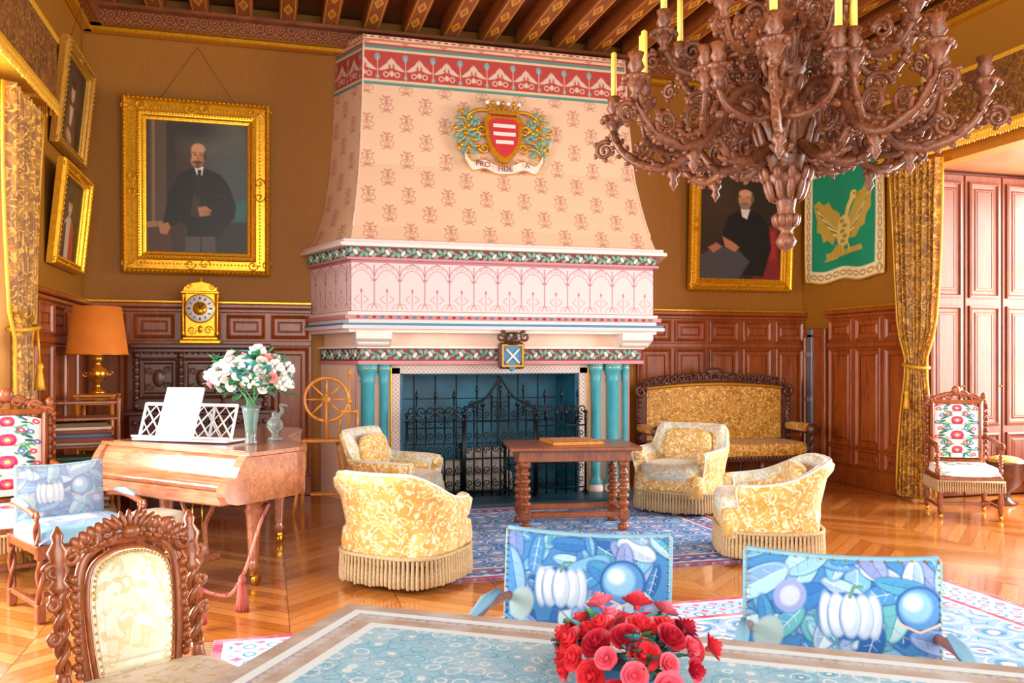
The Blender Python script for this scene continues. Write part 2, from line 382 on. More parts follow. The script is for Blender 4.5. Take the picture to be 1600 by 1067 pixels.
# ================================================================= ROOM
WL=7.2
b=MB(); b.box((2.5,4.4,-.05),(12.5,11.4,.1),'floor'); b.obj('floor')
b=MB(); b.box(((XL+XR)/2,YB+.11,2.65),(XR-XL+.4,.2,5.3),'wallfab'); b.obj('wall_back')
def side_wall(name,x,sg,y0,win):
    b=MB(); xc=x+sg*.1
    b.box((xc,(win[1]+YB)/2,2.65),(.2,YB-win[1],5.3),'wallfab')
    b.box((xc,(win[0]+win[1])/2,(3.52+5.3)/2),(.2,win[1]-win[0],5.3-3.52),'wallfab')
    b.box((xc,(y0+win[0])/2,2.65),(.2,win[0]-y0,5.3),'wallfab')
    b.obj(name)
    d=1.43; xm=x+sg*(.21+d/2)
    b=MB(); b.box((xm,win[1]+.11,1.76),(d,.18,3.52),'shut'); b.obj(name+'_reveal_far')
    b=MB(); b.box((xm,win[0]-.11,1.76),(d,.18,3.52),'shut'); b.obj(name+'_reveal_near')
    b=MB(); b.box((xm,(win[0]+win[1])/2,3.61),(d,win[1]-win[0]+.4,.15),'mahogL')
    b.obj('ceiling_window_recess_'+name[5:])
    w=MB(); xw=x+sg*(1.45+.18); n=4; L=win[1]-win[0]-.02
    w.box((xw,(win[0]+win[1])/2,.25),(.1,L,.5),'shut'); w.box((xw,(win[0]+win[1])/2,3.45),(.1,L,.14),'shut')
    for i in range(n+1): w.box((xw,win[0]+.05+(L-.1)*i/n,1.95),(.08,.07 if i%2 else .1,2.95),'shut')
    for z in(1.4,2.5): w.box((xw,(win[0]+win[1])/2,z),(.06,L,.05),'shut')
    w.obj('window_1' if sg<0 else 'window_2')
side_wall('wall_left',XL,-1,-1.0,(3.2,WL)); side_wall('wall_right',XR,1,-1.0,(3.6,7.7))
b=MB(); b.box((2.42,4.4,5.35),(8.9,11.2,.08),'beamp'); b.obj('ceiling')
b=MB()
for x in np.arange(XL+.28,XR,.44): b.box((x,4.4,5.2),(.18,10.4,.22),'beam',.01)
b.box((2.42,5.9,5.14),(8.5,.34,.34),'beamp',.02)
b.obj('ceiling_beam')
b=MB()
b.box((2.42,9.68,4.99),(8.5,.22,.16),'corn'); b.box((2.42,9.72,4.89),(8.5,.12,.05),'gilt',.01); b.box((2.42,9.62,5.07),(8.5,.32,.04),'beamp')
for sx,x in((1,XL),(-1,XR)):
    b.box((x+sx*.1,4.4,4.99),(.2,10.7,.16),'corn'); b.box((x+sx*.05,4.4,4.89),(.1,10.7,.05),'gilt',.01)
b.obj('trim_cornice')
def wains(name,L,loc,rz,cols,mat='mahog'):
    b=MB(); H=2.06
    b.box((L/2,-.02,H/2),(L,.04,H),mat)
    b.box((L/2,-.05,.11),(L,.06,.22),mat,.01); b.box((L/2,-.065,H),(L,.09,.05),mat,.012); b.box((L/2,-.05,H-.05),(L,.05,.04),mat,.01)
    b.box((L/2,-.045,1.66),(L,.04,.06),mat,.01)
    b.box((L/2,-.035,H+.04),(L,.03,.03),'gilt',.008)
    pr=[(0,0),(.0,.02),(.015,.028),(.028,.012),(.04,.005),(.07,.005),(.085,.014)]
    w=L/cols
    for i in range(cols):
        cx=(i+.5)*w
        b.frame(w-.06,.26,pr,mat,cx,1.84,-.04); b.box((cx,-.04,1.84),(w-.24,.024,.08),mat,.004)
        b.frame(w-.06,1.16,pr,mat,cx,1.04,-.04); b.box((cx,-.04,1.04),(w-.24,.024,.98),mat,.004)
        b.frame(w-.06,.20,pr,mat,cx,.34,-.04)
    return b.obj(name,loc,rz)
wains('trim_wainscot_back_left',2.3,(XL,YB,0),0,5)
wains('trim_wainscot_back_right',2.35,(4.34,YB,0),0,5)
wains('trim_wainscot_left',YB-WL,(XL,WL,0),pi/2,5)
wains('trim_wainscot_right',1.5,(XR,9.22,0),-pi/2,3)
b=MB(); b.box((0,-.03,.95),(.46,.05,1.86),'mahog',.01)
b.box((-.06,-.06,.95),(.1,.03,1.84),plain('grey_steel_strip','#7E8998',.35,.5),.004)
for z in(.35,.98,1.55): b.box((-.06,-.078,z),(.13,.012,.06),plain('hinge_plate','#B0B8C4',.3,.6),.003)
b.frame(.4,1.7,[(0,0),(0,.02),(.03,.02),(.04,0)],'mahog',0,.95,-.055)
b.obj('door_1',(XR,9.5,0),-pi/2)
def shutters(name,loc,rz,L,n):
    b=MB(); w=L/n; pr=[(0,0),(0,.02),(.025,.028),(.04,.008),(.07,.004),(.085,.014),(.1,.014)]
    for i in range(n):
        cx=(i+.5)*w
        b.box((cx,-.025,1.75),(w-.012,.05,3.46),'shut',.008)
        for zc,h in((2.78,1.25),(1.42,1.3),(.42,.55)):
            b.frame(w-.10,h,pr,'shut',cx,zc,-.05); b.box((cx,-.055,zc),(w-.31,.02,h-.2),'shut',.004)
        b.ell((cx+w/2-.04,-.07,1.2),(.012,.02,.012),'brass',1,8,5)
    return b.obj(name,loc,rz)
shutters('folding_shutters',(XR+.03,7.7,0),0,1.5,3)
shutters('folding_shutters',(XL-1.52,WL,0),0,1.32,3)
# ================================================================= FIREPLACE
D2=4.92; CX=D2/2
zk=np.array([2.70,2.85,3.1,3.55,4.2,4.95]); YF=np.array([8.80,8.88,8.98,9.12,9.2,9.27]); XF=np.array([.79,.82,.86,.91,.945,.965]); XW=np.array([.42,.50,.58,.65,.69,.717])
def hood_paint(cv):
    X,Y=cv.X.copy(),cv.Y.copy()
    for ox,oz in((0,0),(.21,.2)):
        cv.X=((X+ox+.21)%.42)-.21; cv.Y=((Y+oz)%.4)-.2
        c='#C68C76'
        cv.ell(0,.02,.012,.05,c); cv.ell(0,.075,.02,.014,c)
        for s in(-1,1):
            cv.ring(s*.032,.03,.022,.009,c); cv.ring(s*.045,-.03,.026,.009,c); cv.ell(s*.06,.055,.014,.009,c,s*.6); cv.ell(s*.02,-.065,.008,.025,c,s*.7)
            cv.line([(0,-.05),(s*.03,-.09),(s*.06,-.085)],.007,c); cv.ell(s*.03,.085,.01,.016,c,-s*.5)
        cv.ell(0,-.07,.014,.012,c)
    cv.X,cv.Y=X,Y
    cv.rect(-9,9,4.43,4.86,'#B8463E'); 
    for z,c,w in((4.43,'#5A938A',.02),(4.455,'#E4C8A4',.014),(4.82,'#5A938A',.02),(4.795,'#E4C8A4',.014),(4.9,'#C77B62',.012)): cv.rect(-9,9,z-w,z+w,c)
    cv.X=((X+.15)%.3)-.15
    for a in(-1.3,-.9,-.45,0,.45,.9,1.3): cv.ell(.085*sin(a),4.57+.085*cos(a),.015,.058,'#DCC4B0',a)
    for s in(-1,1): cv.ring(s*.06,4.53,.025,.012,'#DCC4B0')
    cv.ell(0,4.54,.025,.03,'#DCC4B0')
    cv.X=((X)%.3)-.15
    cv.ell(0,4.72,.03,.04,'#7CA8AE'); cv.ell(0,4.5,.02,.025,'#7CA8AE'); cv.line([(0,4.5),(0,4.72)],.008,'#DCC4B0')
    cv.X=((X)%.08)-.04; cv.rect(-.02,.02,4.925,4.94,'#A04A3A')
    cv.X=X
def vine(b,pa_,pb_,y_out,z0,z1,normal):
    A=np.array(pa_);B=np.array(pb_); L=np.linalg.norm(B-A); k=max(1,int(L/.16)); zc=(z0+z1)/2; hh=(z1-z0)/2
    P=[]
    for i in range(k*8+1):
        t=i/(k*8); p=A+(B-A)*t+np.array(normal)*y_out; P.append((p[0],p[1],zc+hh*.45*sin(t*k*pi)))
    b.tube(P,.009,'green',5)
    d=(B-A)/L; ang=math.atan2(d[1],d[0])
    for i in range(k):
        for off,zz,a in((.1,-.4,1.2),(.25,.5,.5),(.42,-.1,-1.0),(.55,-.45,-.5),(.8,.45,.9)):
            p=A+(B-A)*((i+off)/k)+np.array(normal)*(y_out+.004)
            s=1 if i%2 else -1
            b.ell((p[0],p[1],zc+hh*zz*s),(.038,.014,.02),'green' if off!=.42 else 'stone',1,8,4,Rm('z',ang)@Rm('y',a*s))
            if off==.55: b.ell((p[0],p[1],zc-hh*.5*s),(.02,.014,.02),'peach',1,6,4)
b=MB()
HB='#E8C4A2'
nx,nz=620,420; zz=np.linspace(4.95,2.70,nz); yf=np.interp(zz,zk,YF); xf=np.interp(zz,zk,XF)
cv=Cv(-1.6,1.6,4.95,2.70,nx,nz,HB); U=np.linspace(-1,1,nx)
Xg=CX+U[None,:]*(CX-xf)[:,None]; cv.X=Xg-CX; cv.Y=np.repeat(zz[:,None],nx,1); hood_paint(cv)
b.grid(np.stack([Xg,np.repeat(yf[:,None],nx,1),cv.Y],-1),'paint',cv.C)
for sgn in(1,-1):
    n2=90; xw=np.interp(zz,zk,XW); T=np.linspace(0,1,n2)
    cv=Cv(0,1,4.95,2.7,n2,nz,HB); px=xw[:,None]+(xf-xw)[:,None]*T; py=YB+(yf-YB)[:,None]*T
    cv.X=T[None,:]*.7+0*px+.12; cv.Y=np.repeat(zz[:,None],n2,1); cv.px=.012; hood_paint(cv)
    P=np.stack([px,py,cv.Y],-1); C=cv.C
    if sgn<0: P=P.copy(); P[...,0]=D2-P[...,0]; P=P[:,::-1]; C=C[:,::-1]
    b.grid(P,'paint',C)
    e=np.stack([xf,yf,zz],-1)
    if sgn<0: e[:,0]=D2-e[:,0]
    b.tube(e[::30],.012,'peach',5)
def plan(o,back=YB):
    y=8.85-o; a,w=.80-o*.95,.45-o
    return [(w,back),(a,y),(D2-a,y),(D2-w,back)]
def slab(o,z0,z1,mat): b.prism(plan(o),z0,z1,mat,plane='xy')
slab(.09,2.665,2.70,'pinkl'); slab(.12,2.63,2.665,'stone'); slab(.03,2.52,2.63,'red'); slab(.05,2.50,2.525,'pink')
slab(0,1.97,2.5,'pinkl')
slab(.04,1.94,1.975,'stone'); slab(.07,1.90,1.94,'pink'); slab(.03,1.86,1.90,'stone'); slab(.09,1.835,1.86,'blue'); slab(.10,1.80,1.835,'pinkl'); slab(.03,1.765,1.80,'stone')
for i in range(40): b.box((.86+i*.082,8.85-.075,1.92),(.03,.02,.025),'blue' if i%2 else 'red',.004)
def frieze(cv):
    X=cv.X.copy(); cv.X=((X+.13)%.26)-.13; c='#B07A82'
    for s in(-1,1):
        cv.line([(s*.13,2.45),(s*.13,2.06)],.012,c); cv.line([(s*.13,2.33),(s*.105,2.40),(s*.06,2.44),(0,2.47)],.010,c)
        cv.line([(s*.115,2.29),(s*.08,2.36),(s*.03,2.395),(0,2.40)],.007,c)
        cv.ell(s*.13,2.3,.02,.014,c); cv.line([(s*.13,2.06),(s*.1,2.01)],.010,c); cv.line([(s*.13,2.06),(s*.08,2.05),(s*.05,2.0)],.006,c)
        cv.line([(s*.02,2.06),(s*.07,2.10),(s*.03,2.14)],.007,c); cv.ring(s*.05,2.42,.012,.005,c)
    cv.line([(0,2.0),(0,2.17)],.007,c); cv.ell(0,2.19,.012,.022,c); cv.ring(0,2.44,.02,.006,c)
    cv.X=X; cv.rect(-9,9,2.475,2.5,c); cv.rect(-9,9,1.97,1.985,c)
FB='#E6CACB'
hw=CX-.80; cv=Cv(-hw,hw,2.5,1.97,760,130,FB); frieze(cv)
Xg=CX+cv.X; b.grid(np.stack([Xg,np.full_like(Xg,8.846),cv.Y],-1),'paint',cv.C)
for sg in(1,-1):
    cv=Cv(0,1.0,2.5,1.97,160,110,FB); frieze(cv)
    px=.446+(.80-.45)*cv.X; py=YB+(8.85-YB)*cv.X; px=px-.004; C=cv.C
    P=np.stack([px,py,cv.Y],-1)
    if sg<0: P[...,0]=D2-P[...,0]; P=P[:,::-1]; C=C[:,::-1]
    b.grid(P,'paint',C)
vine(b,(.77,8.82),(D2-.77,8.82),.0,2.52,2.63,(0,-1)); vine(b,(.42,9.75),(.77,8.82),.0,2.52,2.63,(-.9,-.35))
slab(-.14,1.63,1.77,'peach'); slab(-.07,1.605,1.63,'stone'); slab(-.10,1.47,1.605,'red'); slab(-.08,1.44,1.475,'pink')
vine(b,(.9,8.95),(D2-.9,8.95),.0,1.475,1.605,(0,-1)); vine(b,(.56,9.75),(.9,8.95),.0,1.475,1.605,(-.9,-.35))
for x in(1.02,D2-1.02):
    b.box((x,8.93,1.70),(.34,.22,.13),'stone',.02); b.prism([(8.76,1.78),(8.76,1.70),(8.9,1.62),(9.1,1.62),(9.1,1.78)],x-.18,x+.18,'stone',plane='yz')
for x0,x1 in((.86,1.24),(3.40,3.92)): b.box(((x0+x1)/2,9.42,.72),(x1-x0,.74,1.44),'peach',.01)
b.prism([(.55,9.79),(.86,9.1),(.86,9.79)],0,1.46,'peach',plane='xy'); b.prism([(4.16,9.79),(3.92,9.1),(3.92,9.79)],0,1.46,'peach',plane='xy')
for x in(.87,3.90): b.box((x,9.03,.72),(.02,.03,1.42),'pink')
b.box((2.32,9.42,1.41),(2.2,.74,.1),'peach')
colp=[(.09,0),(.09,.08),(.075,.1),(.09,.13),(.07,.16),(.062,.2),(.062,1.24),(.075,1.26),(.062,1.29),(.085,1.36),(.1,1.38),(.1,1.44)]
for x,m,k in((.98,'teal',1.1),(1.15,'teal',.7),(3.50,'teal',.8),(3.70,'teal',1.05),(3.85,'teal',.5)):
    b.lathe([(r*k,z) for r,z in colp],(x,9.0,0),m,16)
    b.lathe([(.08*k,.0),(.1*k,.03),(.1*k,.05),(.075*k,.07)],(x,9.0,1.36),'gilt',14)
    b.lathe([(.1*k,0),(.1*k,.06),(.09*k,.1)],(x,9.0,0),'stone',14)
def mosaic(w,h,nx,ny):
    cv=Cv(0,w,0,h,nx,ny,'#E3D5C8'); X,Y=cv.X.copy(),cv.Y.copy()
    cv.X=(X%.045)-.0225; cv.Y=(Y%.045)-.0225
    cv.ell(0,0,.015,.015,'#A85850',0); cv.ell(0,0,.007,.007,'#F0E6D8'); 
    cv.X=((X+.0225)%.045)-.0225; cv.Y=((Y+.0225)%.045)-.0225; cv.ell(0,0,.009,.009,'#3A7A98'); cv.X,cv.Y=X,Y
    return cv
cv=mosaic(.09,1.4,18,280); b.plane_cv(cv,.09,1.4,1.275,.70,9.03,'paint'); cv=mosaic(.09,1.4,18,280); b.plane_cv(cv,.09,1.4,3.365,.70,9.03,'paint')
cv=mosaic(2.18,.09,436,18); b.plane_cv(cv,2.18,.09,2.32,1.385,9.03,'paint')
b.box((1.275,9.42,.7),(.088,.77,1.42),'stone',.004); b.box((3.365,9.42,.7),(.088,.77,1.42),'stone',.004); b.box((2.32,9.42,1.385),(2.18,.77,.088),'stone')
for x in(1.225,3.415): b.box((x,9.03,.7),(.014,.03,1.42),'gilt')
b.box((2.32,9.77,.68),(2.1,.04,1.34),'firebox'); b.box((1.34,9.42,.68),(.04,.7,1.34),'firebox'); b.box((3.30,9.42,.68),(.04,.7,1.34),'firebox'); b.box((2.32,9.42,1.335),(1.98,.7,.02),'firebox')
for i in range(1,8): b.box((1.34+i*.245,9.745,.68),(.012,.012,1.3),'iron')
for i in range(1,5): b.box((2.32,9.745,i*.26),(1.96,.010,.010),'iron')
b.prism([(2.37,1.63),(2.59,1.63),(2.59,1.48),(2.48,1.36),(2.37,1.48)],8.80,8.86,'blue'); b.frame(.24,.24,[(0,0),(.0,.02),(.02,.02),(.025,0)],'giltd',2.48,1.53,8.80)
b.tube([(2.41,8.79,1.6),(2.55,8.79,1.45)],.012,'stone',5); b.tube([(2.55,8.79,1.6),(2.41,8.79,1.45)],.012,'stone',5)
b.ell((2.48,8.8,1.71),(.1,.1,.075),'dark',.8); 
for s in(-1,1): b.tube(spiral(2.48+s*.13,1.73,.06,1.3,pi/2,s,y=8.78),[.02,.01],'dark',6); b.ell((2.48+s*.04,8.72,1.74),(.02,.02,.018),'green')
b.ell((2.48,8.7,1.69),(.04,.03,.03),'dark'); b.box((2.48,8.86,1.53),(.28,.1,.28),'dark',.03)
b.obj('fireplace')
b=MB(); b.box((2.36,9.12,.015),(3.1,1.3,.03),'hearth',.005); b.obj('trim_hearth')
# crest on hood
b=MB(); 
sh=[(-.15,.2),(.15,.2),(.17,.05),(.13,-.12),(0,-.24),(-.13,-.12),(-.17,.05)]
sc=lambda P,k:[(x*k,z*k) for x,z in P]
b.prism([(p[0],p[1]) for p in smooth(sc(sh,1.2),4,True)],0,-.05,'gilt',); b.prism([(p[0],p[1]) for p in smooth(sc(sh,.93),4,True)],-.05,-.06,plain('crest_red','#C83238',.4))
for z in(.12,.03,-.06): b.box((0,-.062,z),(.25 if z>-.05 else .2,.012,.04),'stone',.004)
for i in range(-3,4):
    b.tube([(i*.045,-.03,.27),(i*.06,-.03,.36)],[.018,.012],'gilt',6); b.ell((i*.06,-.03,.385),.024,'dial' if i%2 else 'gilt')
b.box((0,-.03,.275),(.34,.05,.05),'gilt',.012); b.box((0,-.03,.24),(.30,.05,.03),'red',.01)
for s in(-1,1):
    b.tube(spiral(s*.24,.08,.07,1.2,0,s,y=-.02),[.02,.008],'gilt',6); b.tube(spiral(s*.22,-.12,.06,1.2,pi,-s,y=-.02),[.02,.008],'gilt',6)
    b.tube(smooth([(s*.1,-.02,.28),(s*.25,-.02,.3),(s*.4,-.02,.22),(s*.42,-.02,.0),(s*.38,-.02,-.18),(s*.46,-.02,-.26)],5),[.02,.014,.01],'gilt',6)
    for k in range(46):
        a=k*2.399; r=.19*math.sqrt((k+1)/46); px=s*(.40+r*cos(a)*.75); pz=.03+r*sin(a)*1.4
        b.ell((px,-.02,pz),(.042,.014,.018),'green' if k%3 else 'gilt',1,8,4,Rm('y',a*2.3))
rib=smooth([(-.44,0,-.22),(-.36,0,-.34),(-.22,0,-.31),(-.08,0,-.36),(.08,0,-.36),(.22,0,-.31),(.36,0,-.34),(.44,0,-.22)],8)
P=np.array([[(p[0],-.04-.015*sin(p[0]*14),p[2]+h) for p in rib] for h in(.05,-.05)]); b.grid(P,'stone'); b.grid(P[::-1]+np.array([0,.004,0]),'stone')
for h in(.05,-.05): b.tube([(p[0],-.04-.015*sin(p[0]*14),p[2]+h) for p in rib],.006,'gilt',5)
crest=b.obj('coat_of_arms_relief',(2.46,9.11,3.90),0,rx=-.09)
for txt,x,z,ry in(('PRO',-.25,-.345,.1),('FIDE',0,-.385,0),('A',.25,-.335,-.1)):
    cu=bpy.data.curves.new('motto_'+txt.lower(),'FONT'); cu.body=txt; cu.size=.085; cu.extrude=.003; cu.align_x='CENTER'
    o=bpy.data.objects.new('motto_'+txt.lower(),cu); bpy.context.scene.collection.objects.link(o); cu.materials.append(M['walnut'])
    o.parent=crest; o.location=(x,-.065,z); o.rotation_euler=(pi/2,ry,0)
# fire screen
b=MB(); r=.009
for x0,x1,H,pk in((1.36,1.95,.80,.08),(1.97,2.73,.86,.30),(2.75,3.31,.80,.08)):
    w=x1-x0; n=int(w/.095); 
    for i in range(n+1):
        x=x0+w*i/n; t=1-abs(2*i/n-1); top=H+pk*t**1.5
        b.tube([(x,0,.02),(x,0,top)],r,'iron',5); b.lathe([(.006,0),(.020,.02),(.014,.045),(.001,.10)],(x,0,top),'iron',6)
    for z in(.08,.42,H-.05): b.tube([(x0,0,z),(x1,0,z)],r,'iron',5)
    for i in range(n):
        x=x0+w*(i+.5)/n; s=1 if i%2 else -1
        for z in(.16,.30,.52,.66): b.tube(spiral(x,z,.042,1.4,pi/2*s,s,y=-.005,n=16),.006,'iron',4)
        b.tube(spiral(x,H+.02,.038,1.3,-pi/2,s,y=0,n=14),.006,'iron',4)
    for i in range(3):
        xx=x0+w*(i+.5)/3
        for s in(-1,1): b.tube(spiral(xx+s*.055,H+.12,.055,1.4,-pi/2,-s,y=0,n=16),.007,'iron',4)
        b.tube([(xx,0,H),(xx,0,H+.26)],.008,'iron',5); b.lathe([(.004,0),(.022,.03),(.014,.05),(.0,.10)],(xx,0,H+.25),'iron',6)
    if pk>.1:
        for s in(-1,1): b.tube(smooth([((x0+x1)/2+s*w/2,0,H-.05),((x0+x1)/2+s*w*.46,0,H+.1),((x0+x1)/2+s*w*.2,0,H+.2),((x0+x1)/2,0,H+.42)],6),.013,'iron',6)
    for x in(x0,x1): b.tube([(x,0,0),(x,0,H+.06)],.014,'iron',6); b.ell((x,0,H+.09),.024,'iron'); b.tube([(x,-.1,.0),(x,0,.06),(x,.1,.0)],.009,'iron',5)
b.obj('wrought_iron_fire_screen',(0,8.82,.03))
b=MB()
for x,y,z,L,rr,a in((2.2,0,.12,.72,.09,.05),(2.25,.2,.12,.76,.09,-.08),(2.15,.1,.28,.7,.085,.12),(2.35,.05,.42,.6,.07,-.2)):
    b.lathe([(rr*.97,0),(rr,.02),(rr*1.04,L*.5),(rr,L-.02),(rr*.96,L)],(x-L/2,y,z),'bark',12,Rm('y',pi/2)@Rm('x',a)); b.cyl((x-L/2-.004,y,z),rr*.9,.006,'logend',12,Rm('y',pi/2)@Rm('x',a))
for x in(1.98,2.46):
    b.tube([(x,-.15,.0),(x,-.15,.5)],.018,'iron',6); b.tube([(x,-.15,.04),(x,.4,.04)],.014,'iron',6); b.ell((x,-.15,.53),.04,'iron'); b.tube([(x-.1,-.2,0),(x,-.15,.08),(x+.1,-.2,0)],.012,'iron',5)
b.obj('firewood_on_andirons',(0,9.18,.03))
# ================================================================= PICTURES
def portrait(name,w,h,cvs,loc,rz,tilt,fw=.15,cord=True,orn='gilt'):
    b=MB(); pr=[(0,0),(0,.05),(.012,.075),(.03,.085),(.045,.07),(.055,.045),(fw*.6,.05),(fw*.68,.065),(fw*.8,.06),(fw*.86,.035),(fw*.97,.03),(fw,.014)]
    b.frame(w,h,pr,orn); b.box((0,-.006,0),(w-.03,.012,h-.03),'dark')
    b.plane_cv(cvs,w-2*fw+.01,h-2*fw+.01,0,0,-.016)
    for o,d,st,rr in((.028,.085,.045,.012),(fw*.72,.066,.03,.008),(fw*.45,.046,.036,.010),(fw*.9,.034,.024,.006)):
        a,c=w/2-o,h/2-o
        for x in np.arange(-a,a+.001,2*a/max(1,round(2*a/st))):
            for z in(-c,c): b.ell((x,-d,z),(rr*1.3,rr*.7,rr),orn,1,6,4)
        for z in np.arange(-c,c,2*c/max(1,round(2*c/st))):
            for x in(-a,a): b.ell((x,-d,z),(rr,rr*.7,rr*1.3),orn,1,6,4)
    for sx in(-1,0,1):
        for sz in(-1,0,1):
            if sx==0 and sz==0: continue
            for q in(-1,1):
                ox=q*fw*.3 if sz!=0 else 0; oz=0 if sz!=0 else q*fw*.3
                b.tube(spiral(sx*(w/2-fw*.45)+ox,sz*(h/2-fw*.45)+oz,fw*.24,1.2,0,q,y=-.06,n=14),.008,orn,5)
    if cord:
        for s in(-1,1): b.tube([(s*w*.25,.0,h/2),(0,.0,h/2+min(.56,w*.42))],.0025,'dark',4)
    return b.obj(name,loc,rz,rx=tilt)
def P1():
    c=Cv(232,386,192,392,200,260,'#3A2A1C')
    c.ell(350,215,60,40,'#565448',.2,40); c.ell(365,280,40,45,'#465450',0,40); c.ell(300,200,40,20,'#2A2018',0,25)
    c.poly([(330,322),(386,305),(386,345),(330,348)],'#35686A',10); c.poly([(330,346),(386,342),(386,392),(330,392)],'#262014',6)
    c.rect(236,262,192,350,'#54402E'); c.rect(240,245,192,350,'#7E6244'); c.rect(262,275,192,350,'#2E241A')
    c.poly([(232,350),(266,346),(270,392),(232,392)],'#4E3420',3); c.poly([(232,347),(268,344),(268,352),(232,356)],'#9A7440',2)
    c.poly([(292,335),(334,335),(337,392),(290,392)],'#544C4A',3); c.line([(313,345),(314,392)],2,'#2E2A2A')
    c.poly([(299,262),(280,272),(266,300),(258,340),(255,352),(266,357),(282,346),(292,352),(292,368),(345,366),(352,350),(366,338),(368,318),(358,288),(345,270),(322,262)],'#0C0A0A',2)
    c.poly([(303,268),(320,268),(322,338),(300,338)],'#171413',3); c.line([(321,300),(352,304)],2,'#221E1C')
    c.poly([(303,300),(312,310),(311,336),(298,336)],'#3C2A20',2)
    c.poly([(304,260),(318,259),(316,272),(308,272)],'#E6DED2',1.5); c.poly([(309,264),(315,264),(314,275),(309,275)],'#101010',1)
    c.ell(309,244,11,17,'#B4764E',.05,2.5); c.ell(310,233,10.5,9,'#CC946E',0,3); c.ell(304,246,5,11,'#C88A62',0,4)
    c.ell(298,243,2,6,'#4A3020',0,2); c.ell(320,243,2.5,7,'#4A3020',0,2); c.ell(305,241,2,1,'#2A1810',0,1); c.ell(314,241,2,1,'#2A1810',0,1); c.line([(301,238),(307,237.5)],1,'#4A2A1A'); c.line([(311,237.5),(317,238)],1,'#4A2A1A')
    c.line([(309.5,241),(309,248),(311,249)],1.2,'#96583A'); c.ell(309,253,8,2.8,'#5A3620',0,1.5); c.ell(309,259,5,3,'#6A4228',0,1.5)
    c.poly([(309,322),(322,320),(330,326),(326,334),(312,336)],'#B97F5C',2); 
    for k in range(4): c.line([(318+k*3,326),(322+k*2.5,334)],.8,'#8A5438')
    c.poly([(250,350),(264,347),(268,354),(262,366),(252,364)],'#B07450',2); c.nz(.12); return c
portrait('portrait_painting_of_standing_man',1.48,1.84,P1(),(-.73,YB-.06,3.31),0,.03,.24)
def P2():
    c=Cv(1095,1210,262,428,150,215,'#2A1C10')
    c.ell(1120,300,30,50,'#3A2A18',0,40); c.poly([(1178,350),(1204,340),(1210,428),(1170,428)],'#7E1E1E',4); c.poly([(1182,356),(1200,350),(1203,395),(1180,400)],'#A22A26',5)
    c.poly([(1146,322),(1132,332),(1126,360),(1120,385),(1140,395),(1140,420),(1185,424),(1196,380),(1192,345),(1180,326),(1168,320)],'#0C0A10',2.5)
    c.poly([(1096,392),(1120,376),(1150,384),(1165,400),(1150,428),(1096,428)],'#46464C',3)
    c.poly([(1151,318),(1164,318),(1160,334),(1153,330)],'#DAD0C4',1.5)
    c.ell(1157,303,9.5,14,'#BC8058',0,2.5); c.ell(1157,294,9,6,'#CC9670',0,2); c.ell(1150,299,1.6,.9,'#2A1810'); c.ell(1160,299,1.6,.9,'#2A1810'); c.line([(1155,299),(1154,306),(1157,307)],1,'#9C6240'); c.ell(1157,313,7,6,'#8A7660',0,2); c.ell(1167,302,2.5,6,'#6A5440',0,2); c.line([(1152,310),(1161,310)],1,'#6A3020')
    c.poly([(1126,362),(1140,370),(1150,378),(1144,386),(1130,378)],'#BA7C58',2); c.poly([(1106,380),(1118,372),(1126,378),(1114,388)],'#B07450',2); c.nz(.12); return c
portrait('portrait_painting_of_seated_man',1.46,1.64,P2(),(5.74,YB-.07,3.17),0,.05,.16)
def P3(k):
    c=Cv(0,100,0,90,110,100,'#2A1C12'); c.ell(50,30,30,30,'#4A3826',0,25)
    if k: c.poly([(30,90),(34,50),(46,42),(58,42),(70,52),(76,90)],'#B9A890',3); c.poly([(58,44),(74,54),(80,90),(60,90)],'#A83024',3); c.poly([(30,90),(34,52),(42,48),(44,90)],'#3A2420',3)
    else: c.poly([(28,90),(34,52),(46,44),(58,44),(72,56),(78,90)],'#5A4426',3); c.poly([(44,46),(60,46),(56,66),(48,66)],'#C49C84',3); c.ell(52,78,12,6,'#B98A6A',.3,3)
    c.ell(52,30,7.5,11,'#C8987A',0,2); c.ell(52,21,9,6,'#3A2418',0,2); c.ell(49,29,1.2,.8,'#2A1810'); c.ell(55,29,1.2,.8,'#2A1810'); c.line([(52,30),(52,34)],.8,'#9C6A50'); c.ell(52,37,2.4,.9,'#A04038'); c.nz(.15); return c
portrait('portrait_painting_of_woman',1.15,.95,P3(0),(XL+.06,8.87,3.86),pi/2,.10,.1,True,'giltd')
portrait('portrait_painting_of_officer',1.15,.92,P3(1),(XL+.06,8.75,2.78),pi/2,.10,.1,False,'gilt')
# green banner
b=MB(); cv=Cv(0,120,0,120,220,220,'#E6D8AC')
cv.poly([(12,12),(108,10),(108,108),(12,108)],'#0A8A60')
for i in range(11):
    q=6+i*10.8
    for px,py,aa in((q,6,0),(q,114,0),(6,q,pi/2),(114,q,pi/2)):
        cv.ell(px,py,5,2.9,'#B88A2C',aa); cv.ell(px,py,3.2,1.2,'#ECDFB8',aa)
g='#B89A38'; g2='#D8BC60'
cv.poly([(14,40),(22,36),(30,42),(38,40),(44,48),(54,52),(64,68),(58,78),(48,78),(44,84),(36,78),(30,80),(26,70),(20,68),(20,56)],g); cv.poly([(106,28),(96,28),(90,36),(84,38),(78,48),(66,68),(72,80),(82,80),(88,72),(94,70),(96,60),(102,54),(102,44)],g)
for k in range(9): cv.line([(17+k*4,42+k*4.6),(56,74)],1.4,'#E6D084' if k%2 else '#7E6A2A'); cv.line([(104-k*3.6,32+k*5.6),(70,74)],1.4,'#E6D084' if k%2 else '#7E6A2A')
cv.ell(62,72,11,16,g2,.25); 
for k in range(5): cv.ell(60+k%2*4,62+k*5,4,2,'#9A8030')
